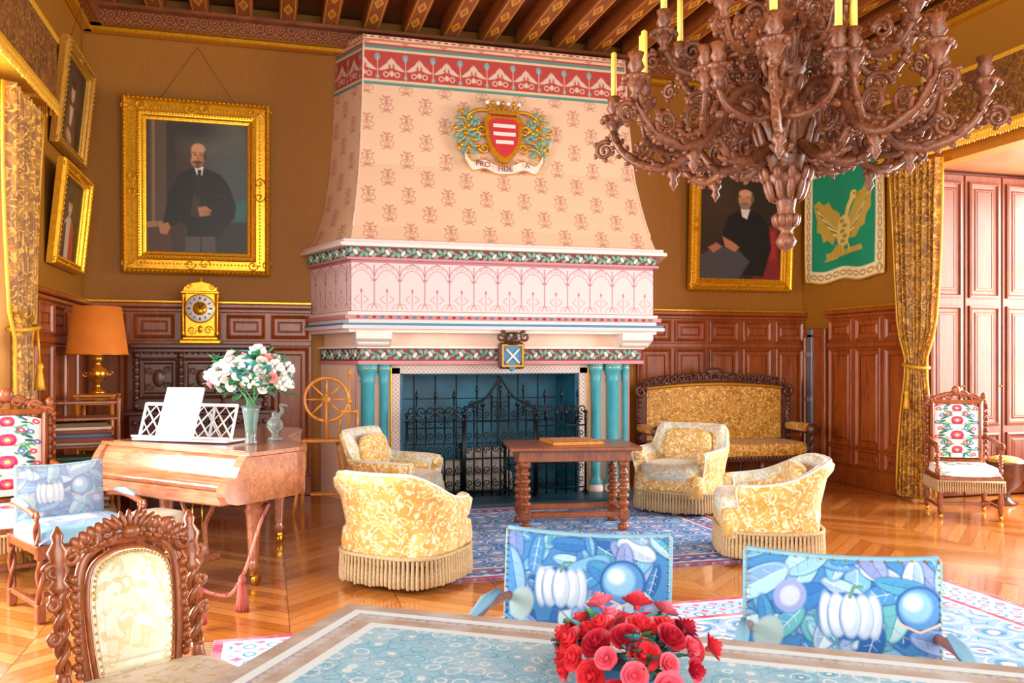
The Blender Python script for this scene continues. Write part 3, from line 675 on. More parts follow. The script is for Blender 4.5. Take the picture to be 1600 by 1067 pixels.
cv.line([(66,62),(70,50),(76,42)],6,g2); cv.ell(78,39,5,4.5,g2); cv.poly([(81,37),(90,41),(81,43)],'#A88A2A'); cv.ell(79,38,1,1,'#203020'); cv.poly([(50,84),(64,86),(52,98),(32,100)],g); cv.poly([(34,92),(90,88),(92,93),(36,98)],g); cv.line([(60,84),(60,92)],2.4,g2); cv.line([(68,82),(72,92)],2.4,g2); cv.nz(.10)
ny,nx=220,220; xs,zs=np.meshgrid(np.linspace(-.73,.73,nx),np.linspace(.735,-.735,ny)); P=np.stack([xs,-.045-.018*np.sin(xs*7+zs*2)*(.6-zs*.5),zs+.02*np.cos(xs*9)*(zs<-.5)],-1)
b.grid(P,'tap',cv.C); b.grid(P[:,::-1]+np.array([0,.006,0]),'tap',cv.C[:,::-1]); b.tube([(-.8,-.04,.745),(.8,-.04,.745)],.014,'gilt',8); b.ell((-.8,-.04,.745),.03,'gilt'); b.ell((.8,-.04,.745),.03,'gilt')
for e in(P[:,0],P[:,-1],P[-1]): b.tube(e[::6],.010,'gfringe',5)
for s in(-.6,.6): b.box((s,-.018,.745),(.03,.03,.03),'gilt')
b.obj('green_silk_banner',(XR-.004,8.94,3.18),-pi/2)
# ================================================================= CURTAINS
def curtain(name,x,yc,w,ztop,tie,wt,wb,mat='curt',sx=1,rope=True):
    n=120; zs=np.array([ztop,ztop-.3,2.4,1.8,tie+.15,tie,tie-.12,.9,.45,.03]); ws=np.array([w,w*.97,w*.88,w*.75,wt*1.3,wt,wt*1.2,wb*.85,wb,wb*1.05])
    zz=np.linspace(ztop,.03,70); W=np.interp(zz,zs[::-1],ws[::-1]); T=np.linspace(-1,1,n)
    A=np.interp(zz,[0,tie,ztop],[.045,.02,.05])
    Yg=yc+T[None,:]*W[:,None]/2; Xg=x+sx*(A[:,None]*np.sin(T[None,:]*26+.5*np.sin(zz*2)[:,None])+.012*np.sin(T[None,:]*61)); Zg=np.repeat(zz[:,None],n,1)
    b=MB(); P=np.stack([Xg,Yg,Zg],-1); b.grid(P if sx>0 else P[:,::-1],mat); b.grid((P[:,::-1] if sx>0 else P)-np.array([sx*.012,0,0]),mat)
    if rope:
        q=[(x+.09*cos(a),yc+(wt/2+.03)*sin(a),tie+.02*sin(a)) for a in np.linspace(0,2*pi,20,endpoint=False)]; b.tube(q,.018,'gfringe',6,True)
        b.tube([(x-.09 if x>0 else x+.09,yc,tie),(x-.1 if x>0 else x+.1,yc+.02,tie-.25)],.01,'gfringe',5); b.lathe([(.015,0),(.03,-.03),(.02,-.05),(.035,-.16),(.04,-.2)],(x-.1 if x>0 else x+.1,yc+.02,tie-.25),'gfringe',10)
    b.tube([(p[0],p[1],p[2]) for p in P[:,-1][::4]],.014,'gfringe',5); b.tube([(p[0],p[1],p[2]) for p in P[:,0][::4]],.014,'gfringe',5)
    return b.obj(name)
curtain('gold_brocade_curtain',XR-.14,7.6,.72,3.54,1.42,.26,.5,sx=-1)
curtain('gold_brocade_curtain',XL+.14,6.97,.86,3.38,1.72,.34,.44)
curtain('red_window_drape',XL-.12,6.82,.6,3.45,1.5,.5,.5,mat='redcloth',rope=False)
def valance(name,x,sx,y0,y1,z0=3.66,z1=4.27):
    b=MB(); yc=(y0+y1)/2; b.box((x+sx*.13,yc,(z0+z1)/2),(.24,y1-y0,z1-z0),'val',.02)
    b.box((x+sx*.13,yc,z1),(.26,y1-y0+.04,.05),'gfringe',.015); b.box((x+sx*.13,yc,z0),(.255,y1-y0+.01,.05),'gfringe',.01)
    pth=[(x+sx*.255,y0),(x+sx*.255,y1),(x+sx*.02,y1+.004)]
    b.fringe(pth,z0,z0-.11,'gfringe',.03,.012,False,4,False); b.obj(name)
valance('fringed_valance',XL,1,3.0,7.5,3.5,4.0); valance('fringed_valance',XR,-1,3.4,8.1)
# ================================================================= RUGS
def mkrug(name,x0,x1,y0,y1,mat,z=.012):
    b=MB(); b.box((0,0,z/2),(x1-x0,y1-y0,z),mat,.004)
    for s in(-1,1):
        for y in np.arange(-(y1-y0)/2,(y1-y0)/2,.03): b.box((s*((x1-x0)/2+.02),y,.004),(.05,.012,.006),'fringe',.001)
    b.obj(name,((x0+x1)/2,(y0+y1)/2,0))
mkrug('persian_rug',1.0,3.98,5.68,8.35,rug('blue_persian_rug',1.49,1.335,'#3A78CA','#D0E4FA','#C85484','#84BCEC','#B0345C','#2A5CB0',5.0,.26,.8,.35))
mkrug('persian_rug',-.28,4.38,.9,4.82,rug('pale_persian_rug',2.33,1.96,'#86B8DC','#E4EEFA','#DC6890','#4A90CC','#CC3C64','#B0D0EA',4.4,.35,.8,.4))
# ================================================================= ARMCHAIRS
def sgnp(x,e): return math.copysign(abs(x)**e,x)
def armchair(loc,rz,H=.83,tub=False,k0=1.0):
    b=MB(); A,Bd=.40*k0,.38*k0; ph=np.radians(np.linspace(-128,128,61)); rows=[]; E=.8 if tub else .6
    for p in ph:
        x=A*sgnp(sin(p),E); y=Bd*sgnp(cos(p),E); n=np.array([sin(p),cos(p)*1.0]); a=abs(math.degrees(p))
        k=min(1,max(0,(a-(25 if tub else 42))/(75 if tub else 28))); k=k*k*(3-2*k); ha=.56 if tub else .60
        h=H*(1-k)+(ha-.02*max(0,(a-72)/56))*k; fl=(.09 if tub else .05)*(1-k)+.03*k
        sec=[(-.02,.15),(0,.3),(.0,.40),(fl*.5,h-.12),(fl,h-.06),(fl+.008,h-.02),(fl-.02,h+.012),(fl-.055,h+.02),(fl-.09,h),(fl-.115,h-.05),(-.11,h-.12),(-.12,.42),(-.12,.3)]
        rows.append([(x+n[0]*o,y+n[1]*o,z) for o,z in sec])
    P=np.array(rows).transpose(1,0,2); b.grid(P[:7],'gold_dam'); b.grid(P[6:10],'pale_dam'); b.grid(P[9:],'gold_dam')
    for e in(0,-1):
        V=P[:,e]; c=V.mean(0); F=[[i,i+1,len(V)] for i in range(len(V)-1)]+[[len(V)-1,0,len(V)]]
        b.add(np.vstack([V,c]),[f if e else f[::-1] for f in F],'gold_dam'); b.tube(V,.009,'piping',5)
        b.ell((V[7][0],V[7][1]-.01,V[7][2]-.05),(.065,.04,.06),'gold_dam',1,12,8)
    b.tube(P[6][::2],.010,'piping',5); b.tube(P[9][::2],.009,'piping',5)
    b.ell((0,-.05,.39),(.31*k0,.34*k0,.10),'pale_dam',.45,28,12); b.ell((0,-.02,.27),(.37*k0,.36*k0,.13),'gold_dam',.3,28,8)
    b.tube([(.305*k0*sgnp(cos(a),.5),-.05+.335*k0*sgnp(sin(a),.5),.36) for a in np.linspace(pi,2*pi,20)],.009,'piping',5)
    b.ell((0,.20*k0,(H+.38)/2),(.25,.06,(H-.42)/2),'gold_dam',.55,20,10,Rm('x',-.12))
    path=[(1.02*A*sgnp(sin(a),.62),1.02*Bd*sgnp(cos(a),.62)) for a in np.linspace(0,2*pi,72,endpoint=False)]
    b.fringe(path,.215,.02,'fringe',.030,.0155,True,5)
    b.prism([(p[0]*.93,p[1]*.93) for p in path],.05,.22,'dark',plane='xy')
    for x in(-.28,.28):
        for y in(-.24,.24): b.cyl((x,y,0),.02,.1,'dark',8)
    b.obj('damask_tub_armchair',loc,rz)
rad=math.radians
armchair((.90,5.85,.012),rad(138),.74,True,.97); armchair((1.08,7.70,.012),rad(58),.84); armchair((3.90,7.75,.012),rad(-49),.81); armchair((3.68,5.86,.012),rad(-112),.72,True)
# ================================================================= GAME TABLE
def tleg(r,h,n):
    pr=[(r*.8,0),(r,.01),(r,.05),(r*.5,.06)]; z0,z1=.07,h-.07
    for i in range(n):
        a=z0+(z1-z0)*i/n; d=(z1-z0)/n; k=1-.15*abs(2*i/(n-1)-1)
        pr+=[(r*.45,a),(r*.95*k,a+d*.25),(r*1.05*k,a+d*.5),(r*.95*k,a+d*.75),(r*.45,a+d)]
    return pr+[(r*.5,h-.06),(r,h-.05),(r,h)]
b=MB(); b.box((0,0,.715),(1.14,.70,.035),'walnut',.01); b.box((0,0,.65),(.98,.54,.10),'walnut',.006)
for x in(-.43,.43):
    for y in(-.22,.22): b.lathe(tleg(.05,.60,7),(x,y,.0),'walnut',14); b.box((x,y,.14),(.085,.085,.09),'walnut',.008); b.box((x,y,.60),(.085,.085,.06),'walnut')
for y in(-.22,.22): b.box((0,y,.14),(.86,.05,.05),'walnut',.006)
for x in(-.43,.43): b.box((x,0,.14),(.05,.44,.05),'walnut',.006)
b.obj('turned_leg_table',(2.58,7.26,.012),rad(-10))
b=MB(); b.box((0,0,.015),(.46,.46,.03),'oak',.005); cv=Cv(0,8,0,8,160,160,'#D9A860'); X,Y=cv.X,cv.Y; cv.m((((np.floor(X)+np.floor(Y))%2)<.5).astype(float),'#7A3A18')
xs,ys=np.meshgrid(np.linspace(-.19,.19,160),np.linspace(.19,-.19,160)); b.grid(np.stack([xs,ys,np.full_like(xs,.032)],-1),'paint',cv.C); b.obj('chess_board',(2.60,7.30,.745),rad(-2))
# ================================================================= CHAIRS
def floral(nx,ny,w=1.0,h=1.6):
    c=Cv(-w/2,w/2,0,h,nx,ny,'#DCDCD4'); c.X=np.abs(c.X)
    for y0,s in((.12,.8),(.48,1),(.92,1.1),(1.36,.9)):
        c.line([(0,y0),(.12,y0+.12),(.25,y0+.05),(.33,y0+.16)],.022,'#2F7F5A')
        for k in range(7):
            a=k*.9; c.ell(.14*s+.18*abs(cos(a))*s,y0+.19*sin(a)*s,.08*s,.03*s,'#3D9A6A' if k%2 else '#1E5A60',a)
        c.ell(0,y0,.14*s,.12*s,'#C81E48'); c.ell(0,y0,.09*s,.075*s,'#F0587C'); c.ell(0,y0,.04*s,.035*s,'#F8D070'); c.ell(.08*s,y0-.07*s,.06*s,.035*s,'#E03860',.8); c.ell(.08*s,y0+.07*s,.06*s,.035*s,'#A01840',-.8)
    for x,y,k in((.34,.3,0),(.38,.7,1),(.32,1.15,0),(.38,1.5,1),(.42,.08,1),(.2,.28,1),(.2,.7,0),(.18,1.14,1),(.44,.5,0),(.44,.95,1),(.44,1.32,0)):
        c.ell(x,y,.06,.055,'#D83058' if k else '#3C70B0'); c.ell(x,y,.025,.022,'#F6C8D0'); c.ell(x-.07,y+.05,.05,.02,'#2F8A60',.6)
    return c
def highchair(name,loc,rz,arms=True,sc=.95):
    b=MB(); m='walnut'
    for x in(-.27,.27):
        b.lathe(tleg(.028,.72,9),(x,.27,.45),m,10); b.ell((x,.27,1.19),(.03,.03,.04),m)
        for y in(-.25,.27): b.lathe([(.02,.05),(.03,.09),(.02,.12),(.034,.18),(.022,.23),(.032,.29),(.03,.36)],(x,y,0),m,10); b.ell((x,y,.03),(.022,.022,.028),'brass')
        b.box((x,.01,.12),(.03,.52,.03),m)
        if arms:
            b.tube(smooth([(x,.27,.78),(x*1.08,.1,.76),(x*1.1,-.1,.73),(x*1.08,-.22,.72)],5),[.02,.026,.03],m,8); b.tube([(x*1.1,q[0]-.22,q[2]+.70) for q in spiral(0,0,.035,1.2,pi/2,1,n=12)],.014,m,6)
            b.lathe(tleg(.022,.26,4),(x*1.06,-.2,.44),m,8)
    b.box((0,.01,.39),(.58,.58,.08),m,.012); b.box((0,.0,.12),(.5,.03,.03),m)
    b.ell((0,0,.45),(.28,.28,.07),'tap',.35,24,8)
    cv=floral(90,70,1,.9); xs,ys=np.meshgrid(np.linspace(-.275,.275,90),np.linspace(.26,-.275,70)); b.grid(np.stack([xs,ys,.523-.05*((np.abs(xs)/.275)**5+(np.abs(ys)/.275)**5)],-1),'tap',cv.C)
    b.fringe([(-.3,-.29),(.3,-.29),(.3,.29),(-.3,.29)],.38,.26,'fringe',.022,.009,True,4)
    cv=floral(110,160); xs,zs=np.meshgrid(np.linspace(-.21,.21,110),np.linspace(1.08,.56,160)); zs=zs+.03*(1-(xs/.21)**2)*(zs-.56)/.52
    P=np.stack([xs,.225-.03*(1-(xs/.21)**4)*(1-((zs-.83)/.3)**4),zs],-1); b.grid(P,'tap',cv.C); b.grid((P*np.array([1,0,1])+np.array([0,.29,0]))[:,::-1],'tap',cv.C)
    b.box((0,.258,.82),(.44,.05,.54),m,.01)
    b.frame(.5,.64,[(0,0),(0,.05),(.02,.07),(.035,.06),(.04,.03)],m,0,.83,.27); b.frame(.5,.64,[(0,0),(0,-.02),(.04,-.02)],m,0,.83,.27)
    b.tube(smooth([(-.3,.26,1.1),(-.2,.26,1.17),(0,.26,1.22),(.2,.26,1.17),(.3,.26,1.1)],6),.024,m,8)
    for s in(-1,1):
        for x,z,r in((.07,1.2,.045),(.17,1.17,.045),(.25,1.13,.035)): b.tube(spiral(s*x,z,r,1.4,0,s,y=.25,n=16),[.016,.008],m,6)
        for k in range(5): b.ell((s*(.03+.05*k),.25,1.235-.02*k),(.03,.014,.014),m,1,6,4,Rm('y',s*.5+k))
        for k in range(9): b.ell((s*.295,.25,.6+.06*k),(.014,.02,.026),m,1,6,4)
    b.ell((0,.24,1.25),(.045,.02,.05),m)
    b.obj(name,loc,rz,sc=sc)
highchair('floral_tapestry_armchair',(6.38,6.78,0),rad(-28)); highchair('floral_tapestry_armchair',(-1.64,6.40,0),rad(22),True,1.0)
def bluetap(k,nx=300,ny=220):
    c=Cv(0,260,0,190,nx,ny,'#3F80B8'); r=random.Random(11+k)
    cols=['#2A6CB0','#6CAACE','#9CC6DA','#387EBA','#4C9CBC','#8AA4D0','#92C2D2','#205A9C','#7E8CC0','#5CA8B2','#C4D8E0','#4488C2']
    for i in range(75):
        x,y=r.uniform(-10,270),r.uniform(-10,200); a=r.uniform(0,pi); L=r.uniform(18,46); W=L*r.uniform(.28,.5); q=r.randrange(12)
        c.ell(x,y,L+2,W+2,'#1C4C88',a,3,.85); c.ell(x,y,L,W,cols[q],a,2.5); c.half(x,y,L*.95,W*.9,cols[(q+1+i)%12],a,3,.55,1 if i%2 else -1)
        c.line([(x-L*.8*cos(a),y-L*.8*sin(a)),(x+L*.8*cos(a),y+L*.8*sin(a))],1.1,'#DCEAF0' if i%2 else '#1C4C88',.7)
        for v_ in(-.45,0,.45):
            bx,by=x+L*v_*cos(a),y+L*v_*sin(a)
            for s in(-1,1): c.line([(bx,by),(bx+W*.7*cos(a+s*1.0),by+W*.7*sin(a+s*1.0))],.8,'#DCEAF0' if i%2 else '#1C4C88',.5)
    def pump(x,y,R):
        c.ell(x,y,R*1.18,R*.95,'#24609E',0,3); 
        for q,w_ in((-.82,.30),(.82,.30),(-.45,.38),(.45,.38),(0,.40)): c.ell(x+q*R,y,R*w_,R*.86,'#6A8CBC',0,2); c.ell(x+q*R+1,y,R*(w_-.05),R*.82,'#B4C6D8',0,3); c.ell(x+q*R-2,y-6,R*(w_*.5),R*.6,'#D8E0E6',0,6)
        c.line([(x,y-R*.75),(x+5,y-R*1.15),(x+16,y-R*1.2)],5,'#5C8C7C')
    def fruit(x,y,R):
        c.ell(x,y,R*1.12,R*1.17,'#1E5496',0,3); c.ell(x,y,R,R*1.05,'#4A86C0',0,3); c.ell(x-R*.15,y-R*.1,R*.75,R*.8,'#84B4D4',0,6); c.ell(x-R*.3,y-R*.3,R*.4,R*.4,'#C8DCE6',0,8)
        c.line([(x-R,y+R*.8),(x,y+R*1.2),(x+R*1.1,y+R*.7)],3.5,'#D8B4A0')
    if k%2==0: pump(92,90,38); fruit(190,74,32); c.ell(238,120,22,18,'#7884BC',.4,3); c.ell(238,120,14,10,'#B0B8DA',.4,4); c.ell(28,120,20,28,'#A0B8B8',.3,4)
    else: pump(141,84,38); fruit(232,68,28); c.ell(60,60,22,26,'#8A98C8',.4,3); c.ell(60,60,13,16,'#B8C0DC',.4,4); c.ell(30,120,20,28,'#A0B8B8',.3,4)
    c.nz(.10,2); return c
def bluechair(loc,rz,k,pad=(.60,.40),mat='walnut',dz=0,wtap=False):
    b=MB(); w,h=pad; zc=.65+dz; lean=Rm('x',-.12)
    cv=bluetap(k)
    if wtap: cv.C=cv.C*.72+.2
    b.M=Tm(0,.24,.5)@lean@Tm(0,0,-.5)
    nx_,ny_=cv.C.shape[1],cv.C.shape[0]; xs,zs=np.meshgrid(np.linspace(-w/2,w/2,nx_),np.linspace(zc+h/2,zc-h/2,ny_)); bul=.022*(1-(xs/(w/2))**6)*(1-((zs-zc)/(h/2))**6)
    top=.010*(((xs/(w/2))**2)-.5)*np.clip((zs-zc)/(h/2),0,1)*1.5; zs2=zs+top
    b.grid(np.stack([xs,-.022-bul,zs2],-1),'tap',cv.C); b.grid(np.stack([xs,.022+bul*.5,zs2],-1)[:,::-1],'tap',cv.C[:,::-1])
    edge=[(-w/2,zc-h/2),(-w/2,zc+h/2)]+[(x,zc+h/2+.010*(((x/(w/2))**2)-.5)*1.5) for x in np.linspace(-w/2,w/2,16)]+[(w/2,zc+h/2),(w/2,zc-h/2)]
    b.tube([(x,0,z) for x,z in edge]+[(-w/2,0,zc-h/2)],.021,'edging',6,flat=.6)
    for (x0,z0),(x1,z1) in zip(edge[:-1],edge[1:]):
        n=max(1,int(math.hypot(x1-x0,z1-z0)/.022))
        for q in range(n): t=q/n; b.ell((x0+(x1-x0)*t,-.026,z0+(z1-z0)*t),.0042,'brass',1,6,4)
    for x in(-w/2+.02,w/2-.02): b.box((x,.0,.5),(.04,.035,.20),mat,.006)
    b.M=np.eye(4)
    b.ell((0,-.02,.46),(.30,.27,.065),'edging',.35,24,8)
    cv2=bluetap(k+3,120,90)
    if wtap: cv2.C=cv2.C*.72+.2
    xs,ys=np.meshgrid(np.linspace(-.29,.29,120),np.linspace(.24,-.285,90)); b.grid(np.stack([xs,ys,.53-.045*((np.abs(xs)/.29)**5+(np.abs(ys+.02)/.265)**5)],-1),'tap',cv2.C)
    b.box((0,-.02,.41),(.6,.54,.06),mat,.01)
    for x in(-.28,.28):
        for y in(-.27,.24):
            for ph_ in(0,pi): b.tube([(x+.012*cos(q*22+ph_),y+.012*sin(q*22+ph_),q) for q in np.linspace(.1,.38,28)],.014,mat,6)
            b.box((x,y,.06),(.05,.05,.1),mat,.006); b.box((x,y,.4),(.05,.05,.08),mat,.006); b.ell((x,y,.012),(.026,.026,.012),mat)
        b.box((x,-.015,.1),(.03,.5,.03),mat)
        b.tube(smooth([(x,.24,.62),(x*1.08,.05,.64),(x*1.08,-.15,.63),(x*1.08,-.27,.61)],5),[.016,.018,.02],mat,8); b.tube([(x*1.07,.15,.655),(x*1.08,.0,.66),(x*1.08,-.15,.65)],[.012,.022,.012],'edging',8)
        for ph_ in(0,pi): b.tube([(x*1.04+.01*cos(q*24+ph_),-.25+.01*sin(q*24+ph_),q) for q in np.linspace(.44,.61,20)],.012,mat,6)
        b.tube([(x*1.08,-.28+q[0],.615+q[2]) for q in spiral(0,-.01,.025,1.2,pi/2,1,n=12)],.012,mat,6)
    b.box((0,-.02,.1),(.56,.03,.03),mat)
    b.obj('blue_tapestry_armchair',loc,rz)
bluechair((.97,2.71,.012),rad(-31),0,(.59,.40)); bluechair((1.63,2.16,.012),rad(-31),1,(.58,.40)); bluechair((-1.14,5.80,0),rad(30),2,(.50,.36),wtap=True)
# foreground carved chair
b=MB(); m='walnut'
b.M=Tm(0,.2,.45)@Rm('x',-.14)@Tm(0,0,-.45)
pin=smooth([(-.115,0,.50),(-.128,0,.62),(-.132,0,.76),(-.115,0,.85),(-.06,0,.89),(0,0,.90),(.06,0,.89),(.115,0,.85),(.132,0,.76),(.128,0,.62),(.115,0,.50)],5)
b.prism([(p[0],p[2]) for p in pin],.012,-.012,'cream_dam')
for k,(s_,yy) in enumerate(((.97,-.022),(.9,-.032),(.75,-.038))): b.prism([(p[0]*s_,.70+(p[2]-.70)*s_) for p in pin],yy+.012,yy,'cream_dam',True)
b.tube(pin,.013,m,8); b.tube([(p[0]*1.22,0,.70+(p[2]-.70)*1.2) for p in pin],.015,m,8)
for p in pin[::1]: b.ell((p[0]*.94,-.03,.70+(p[2]-.70)*.95),.0045,'brass',1,6,4)
for s in(-1,1):
    b.lathe([(.018,.40),(.03,.43),(.018,.46),(.028,.50),(.02,.53),(.02,.55)],(s*.215,0,0),m,12)
    for ph_ in(0,pi): b.tube([(s*.215+.013*cos(q*50+ph_),.013*sin(q*50+ph_),q) for q in np.linspace(.54,.80,50)],.013,m,6)
    b.lathe([(.02,.79),(.034,.81),(.02,.83),(.032,.86),(.024,.89),(.034,.92),(.015,.95),(.02,.97),(.004,1.0)],(s*.215,0,0),m,12)
    for k in range(12): b.ell((s*(.172+.006*(k%2)),-.01,.53+.027*k),(.014,.016,.017),m,1,7,5,Rm('y',.6*s))
    for x,z,r,a in((.07,.955,.035,0),(.13,.94,.036,1),(.185,.90,.03,2),(.235,.86,.026,3),(.24,.66,.022,1),(.24,.76,.02,2)):
        b.tube(spiral(s*x,z,r,1.5,a,s,y=-.012,n=20),[.014,.006],m,7)
    for k in range(9): b.ell((s*(.02+.024*k),-.015,.985-.0011*k*k*1.2),(.018,.012,.026),m,1,8,5,Rm('y',s*(.15+.09*k)))
    for k in range(6): b.ell((s*(.03+.03*k),-.02,.945-.008*k),(.02,.012,.009),m,1,7,4,Rm('y',s*.6))
for k in range(-3,4): b.ell((.02*k,-.025,.995-.003*abs(k)),(.011,.014,.034),m,1,8,5,Rm('y',k*.28))
b.ell((0,-.035,.955),(.03,.02,.022),m); b.box((0,0,.46),(.46,.04,.06),m,.01)
b.M=np.eye(4)
b.ell((0,-.03,.46),(.26,.25,.06),'cream_dam',.35,24,8); b.box((0,-.03,.41),(.52,.5,.06),m,.01)
for x in(-.23,.23):
    for y in(-.25,.19): b.lathe(tleg(.028,.40,6),(x,y,0),m,10)
    b.box((x,-.03,.1),(.03,.44,.03),m)
b.fringe([(-.27,-.29),(.27,-.29),(.27,.22),(-.27,.22)],.40,.32,'fringe',.02,.008,True,4)
b.obj('carved_side_chair',(-.315,2.83,.0),rad(30),sc=.985)
# ================================================================= FOREGROUND TABLE + ROSES
clothm=rug('table_carpet',1.15,.6,'#80B4CC','#C8D6DA','#8C8CA0','#5A9CBC','#A08C7C','#B0A496',17.0,.15,.7,.45)
b=MB(); L,Wt=2.3,1.2
b.box((0,0,.71),(L-.04,Wt-.04,.04),'walnut'); b.box((0,0,.748),(L,Wt,.012),clothm,.004)
for sx_,sy_ in((1,0),(-1,0),(0,1),(0,-1)):
    n=90; T=np.linspace(-1,1,n); zz=np.linspace(.752,.52,8)
    if sx_: P=np.array([[(sx_*(L/2+.012*(1-(z-.52)/.23)*(1+sin(t*22))),t*Wt/2,z) for t in T] for z in zz])
    else: P=np.array([[(t*L/2,sy_*(Wt/2+.012*(1-(z-.52)/.23)*(1+sin(t*36))),z) for t in T] for z in zz])
    b.grid(P,clothm); b.grid(P[:,::-1],clothm)
for x in(-.95,.95):
    for y in(-.42,.42): b.lathe(tleg(.05,.69,6),(x,y,.012),'walnut',12)
a=rad(-33); e1=np.array([cos(a),sin(a)]); e2=np.array([sin(a),-cos(a)]); ctr=np.array([.233,2.667])+e1*L/2+e2*Wt/2
b.obj('carpet_covered_table',(ctr[0],ctr[1],0),a)
def rose(b,c,r,mat,R=None,rings=4):
    old=b.M; b.M=b.M@Tm(*c)
    if R is not None: b.M=b.M@R
    for k in range(rings):
        n=3+k; rr=r*(.22+.78*k/(rings-1)); hh=r*(1.15-.22*k)
        for q in range(n):
            a0=2*pi*q/n+k*.7+random.uniform(-.1,.1); wd=2*pi/n*.72
            U=np.linspace(-1,1,6); W=np.linspace(0,1,5); P=np.zeros((5,6,3))
            for i,w in enumerate(W):
                rad_=rr*(.25+.75*math.sin(w*1.35))*(1+.18*w*(k/rings))
                for j,u_ in enumerate(U):
                    aa=a0+wd*u_*(.55+.45*math.sin(w*2.2)); z=-r*.45+hh*w*(1-.16*u_*u_*w)
                    rj=rad_*(1+.05*u_*u_); P[i,j]=(rj*cos(aa),rj*sin(aa),z)
            b.grid(P,mat); 
    b.ell((0,0,-r*.2),(r*.3,r*.3,r*.6),mat,1,8,5); b.M=old
def leafb(b,c,L,mat,R):
    U=np.linspace(-1,1,5); W=np.linspace(0,1,7); P=np.array([[(u_*L*.28*math.sin(pi*min(1,w*.96+.02))**.8,w*L,.12*L*abs(u_)-.25*L*w*w) for u_ in U] for w in W])
    old=b.M; b.M=b.M@Tm(*c)@R; b.grid(P,mat); b.grid(P[:,::-1],mat); b.M=old
def dirR(d):
    d=np.array(d,float); d/=np.linalg.norm(d); return Rm('z',math.atan2(d[1],d[0]))@Rm('y',math.acos(max(-1,min(1,d[2]))))
b=MB()
b.lathe([(.05,0),(.06,.01),(.07,.03),(.06,.06),(.065,.065)],(0,0,0),'blue',20)
for k in range(44):
    ga=k*2.39996; zz=1-(k+.5)/44*1.0; rr=math.sqrt(max(0,1-zz*zz)); d=(rr*cos(ga),rr*sin(ga),zz); s_=random.uniform(.84,1.2)
    rose(b,(d[0]*.175*s_,d[1]*.175*s_,.055+max(-.01,d[2]*.12*s_)),random.uniform(.020,.034),random.choice(['rose','rose','rosed','rosep']),dirR(d))
for k in range(120):
    ga=k*2.1; zz=random.uniform(-.1,.9); rr=math.sqrt(1-zz*zz); d=(rr*cos(ga),rr*sin(ga),zz); q=random.uniform(.8,1.1)
    leafb(b,(d[0]*.12*q,d[1]*.12*q,.06+d[2]*.085*q),random.uniform(.04,.07),random.choice(['leaf','leafb','leafb']),Rm('z',ga-pi/2)@Rm('x',random.uniform(.1,1)))
b.obj('red_rose_bouquet',(.775,1.79,.755))
# ================================================================= PIANO
b=MB(); m='piano'
out=[(0,0),(1.5,0),(1.5,.40)]+[tuple(p) for p in smooth([(1.5,.40),(1.42,.55),(1.13,.72),(.85,.93),(.64,1.22),(.46,1.46),(.3,1.54),(.1,1.51)],5)[1:]]+[(0,1.45)]
b.prism(out,.60,.885,m,plane='xy'); lid=[(x*1.012-.009,y*1.01+(-.015 if y<.01 else 0)) for x,y in out]; b.prism(lid,.89,.915,m,plane='xy')
prof=[(.0,.60),(.0,.90),(-.03,.895),(-.08,.83),(-.11,.77),(-.17,.74),(-.20,.71),(-.20,.66),(-.17,.62),(-.1,.60)]
for x in(0,1.43): b.prism(prof,x,x+.07,m,plane='yz')
fp=smooth([(0,.89),(-.03,.87),(-.06,.80),(-.09,.75),(-.16,.725),(-.17,.69)],4)
P=np.array([[(x,p[0],p[1]) for x in(.07,1.43)] for p in fp]); b.grid(P[::-1],m); b.box((.75,-.09,.64),(1.38,.17,.09),m,.01); b.box((.75,-.175,.70),(1.36,.012,.02),'walnut',.003)
lg=[(.028,.09),(.032,.12),(.045,.14),(.03,.16),(.036,.20),(.05,.46),(.062,.50),(.05,.53),(.07,.55),(.07,.60)]
for x,y in((1.26,.24),(.2,.36),(.42,1.25)):
    b.lathe(lg,(x,y,0),m,8); b.box((x,y,.58),(.15,.15,.05),m,.01); b.box((x,y,.085),(.035,.05,.03),'brass'); b.lathe([(.035,-.012),(.04,0),(.035,.012)],(x,y+.02,.04),'brass',14,Rm('y',pi/2))
for s in(-1,1): b.tube(smooth([(.75+s*.13,.2,.6),(.75+s*.16,.2,.5),(.75+s*.08,.2,.36),(.75+s*.1,.2,.16)],6),.016,m,8)
b.box((.75,.2,.15),(.3,.16,.05),m,.01)
for q in(-.05,.05): b.box((.75+q,.07,.13),(.025,.14,.012),'brass',.004); b.tube([(.75+q,.2,.18),(.75+q,.2,.6)],.005,'brass',5)
b.box((.75,.03,.905),(1.36,.02,.03),m)
A0=np.array([-1.13,6.71]); pa=math.atan2(-1.16,1.07)
piano=b.obj('grand_piano',(A0[0],A0[1],0),pa)
def pl(x,y,z=.915): return (A0[0]+x*cos(pa)-y*sin(pa),A0[1]+x*sin(pa)+y*cos(pa),z)
b=MB(); b.M=Rm('x',-.32)
for s in(-1,1):
    for w0,w1 in((.02,.20),(.20,.38)):
        x0,x1=s*w0,s*w1
        for x in(x0,x1): b.box((x,0,.14),(.018,.014,.26),'white',.003)
        b.box(((x0+x1)/2,0,.015),(abs(x1-x0),.014,.022),'white',.003); b.box(((x0+x1)/2,0,.262),(abs(x1-x0),.014,.022),'white',.003)
        b.tube([(x0,0,.03),(x1,0,.25)],.007,'white',4); b.tube([(x1,0,.03),(x0,0,.25)],.007,'white',4); b.tube([(x0,0,.14),((x0+x1)/2,0,.25),(x1,0,.14),((x0+x1)/2,0,.03),(x0,0,.14)],.006,'white',4)
b.box((0,-.03,.012),(.8,.07,.014),'white',.004); b.M=np.eye(4)
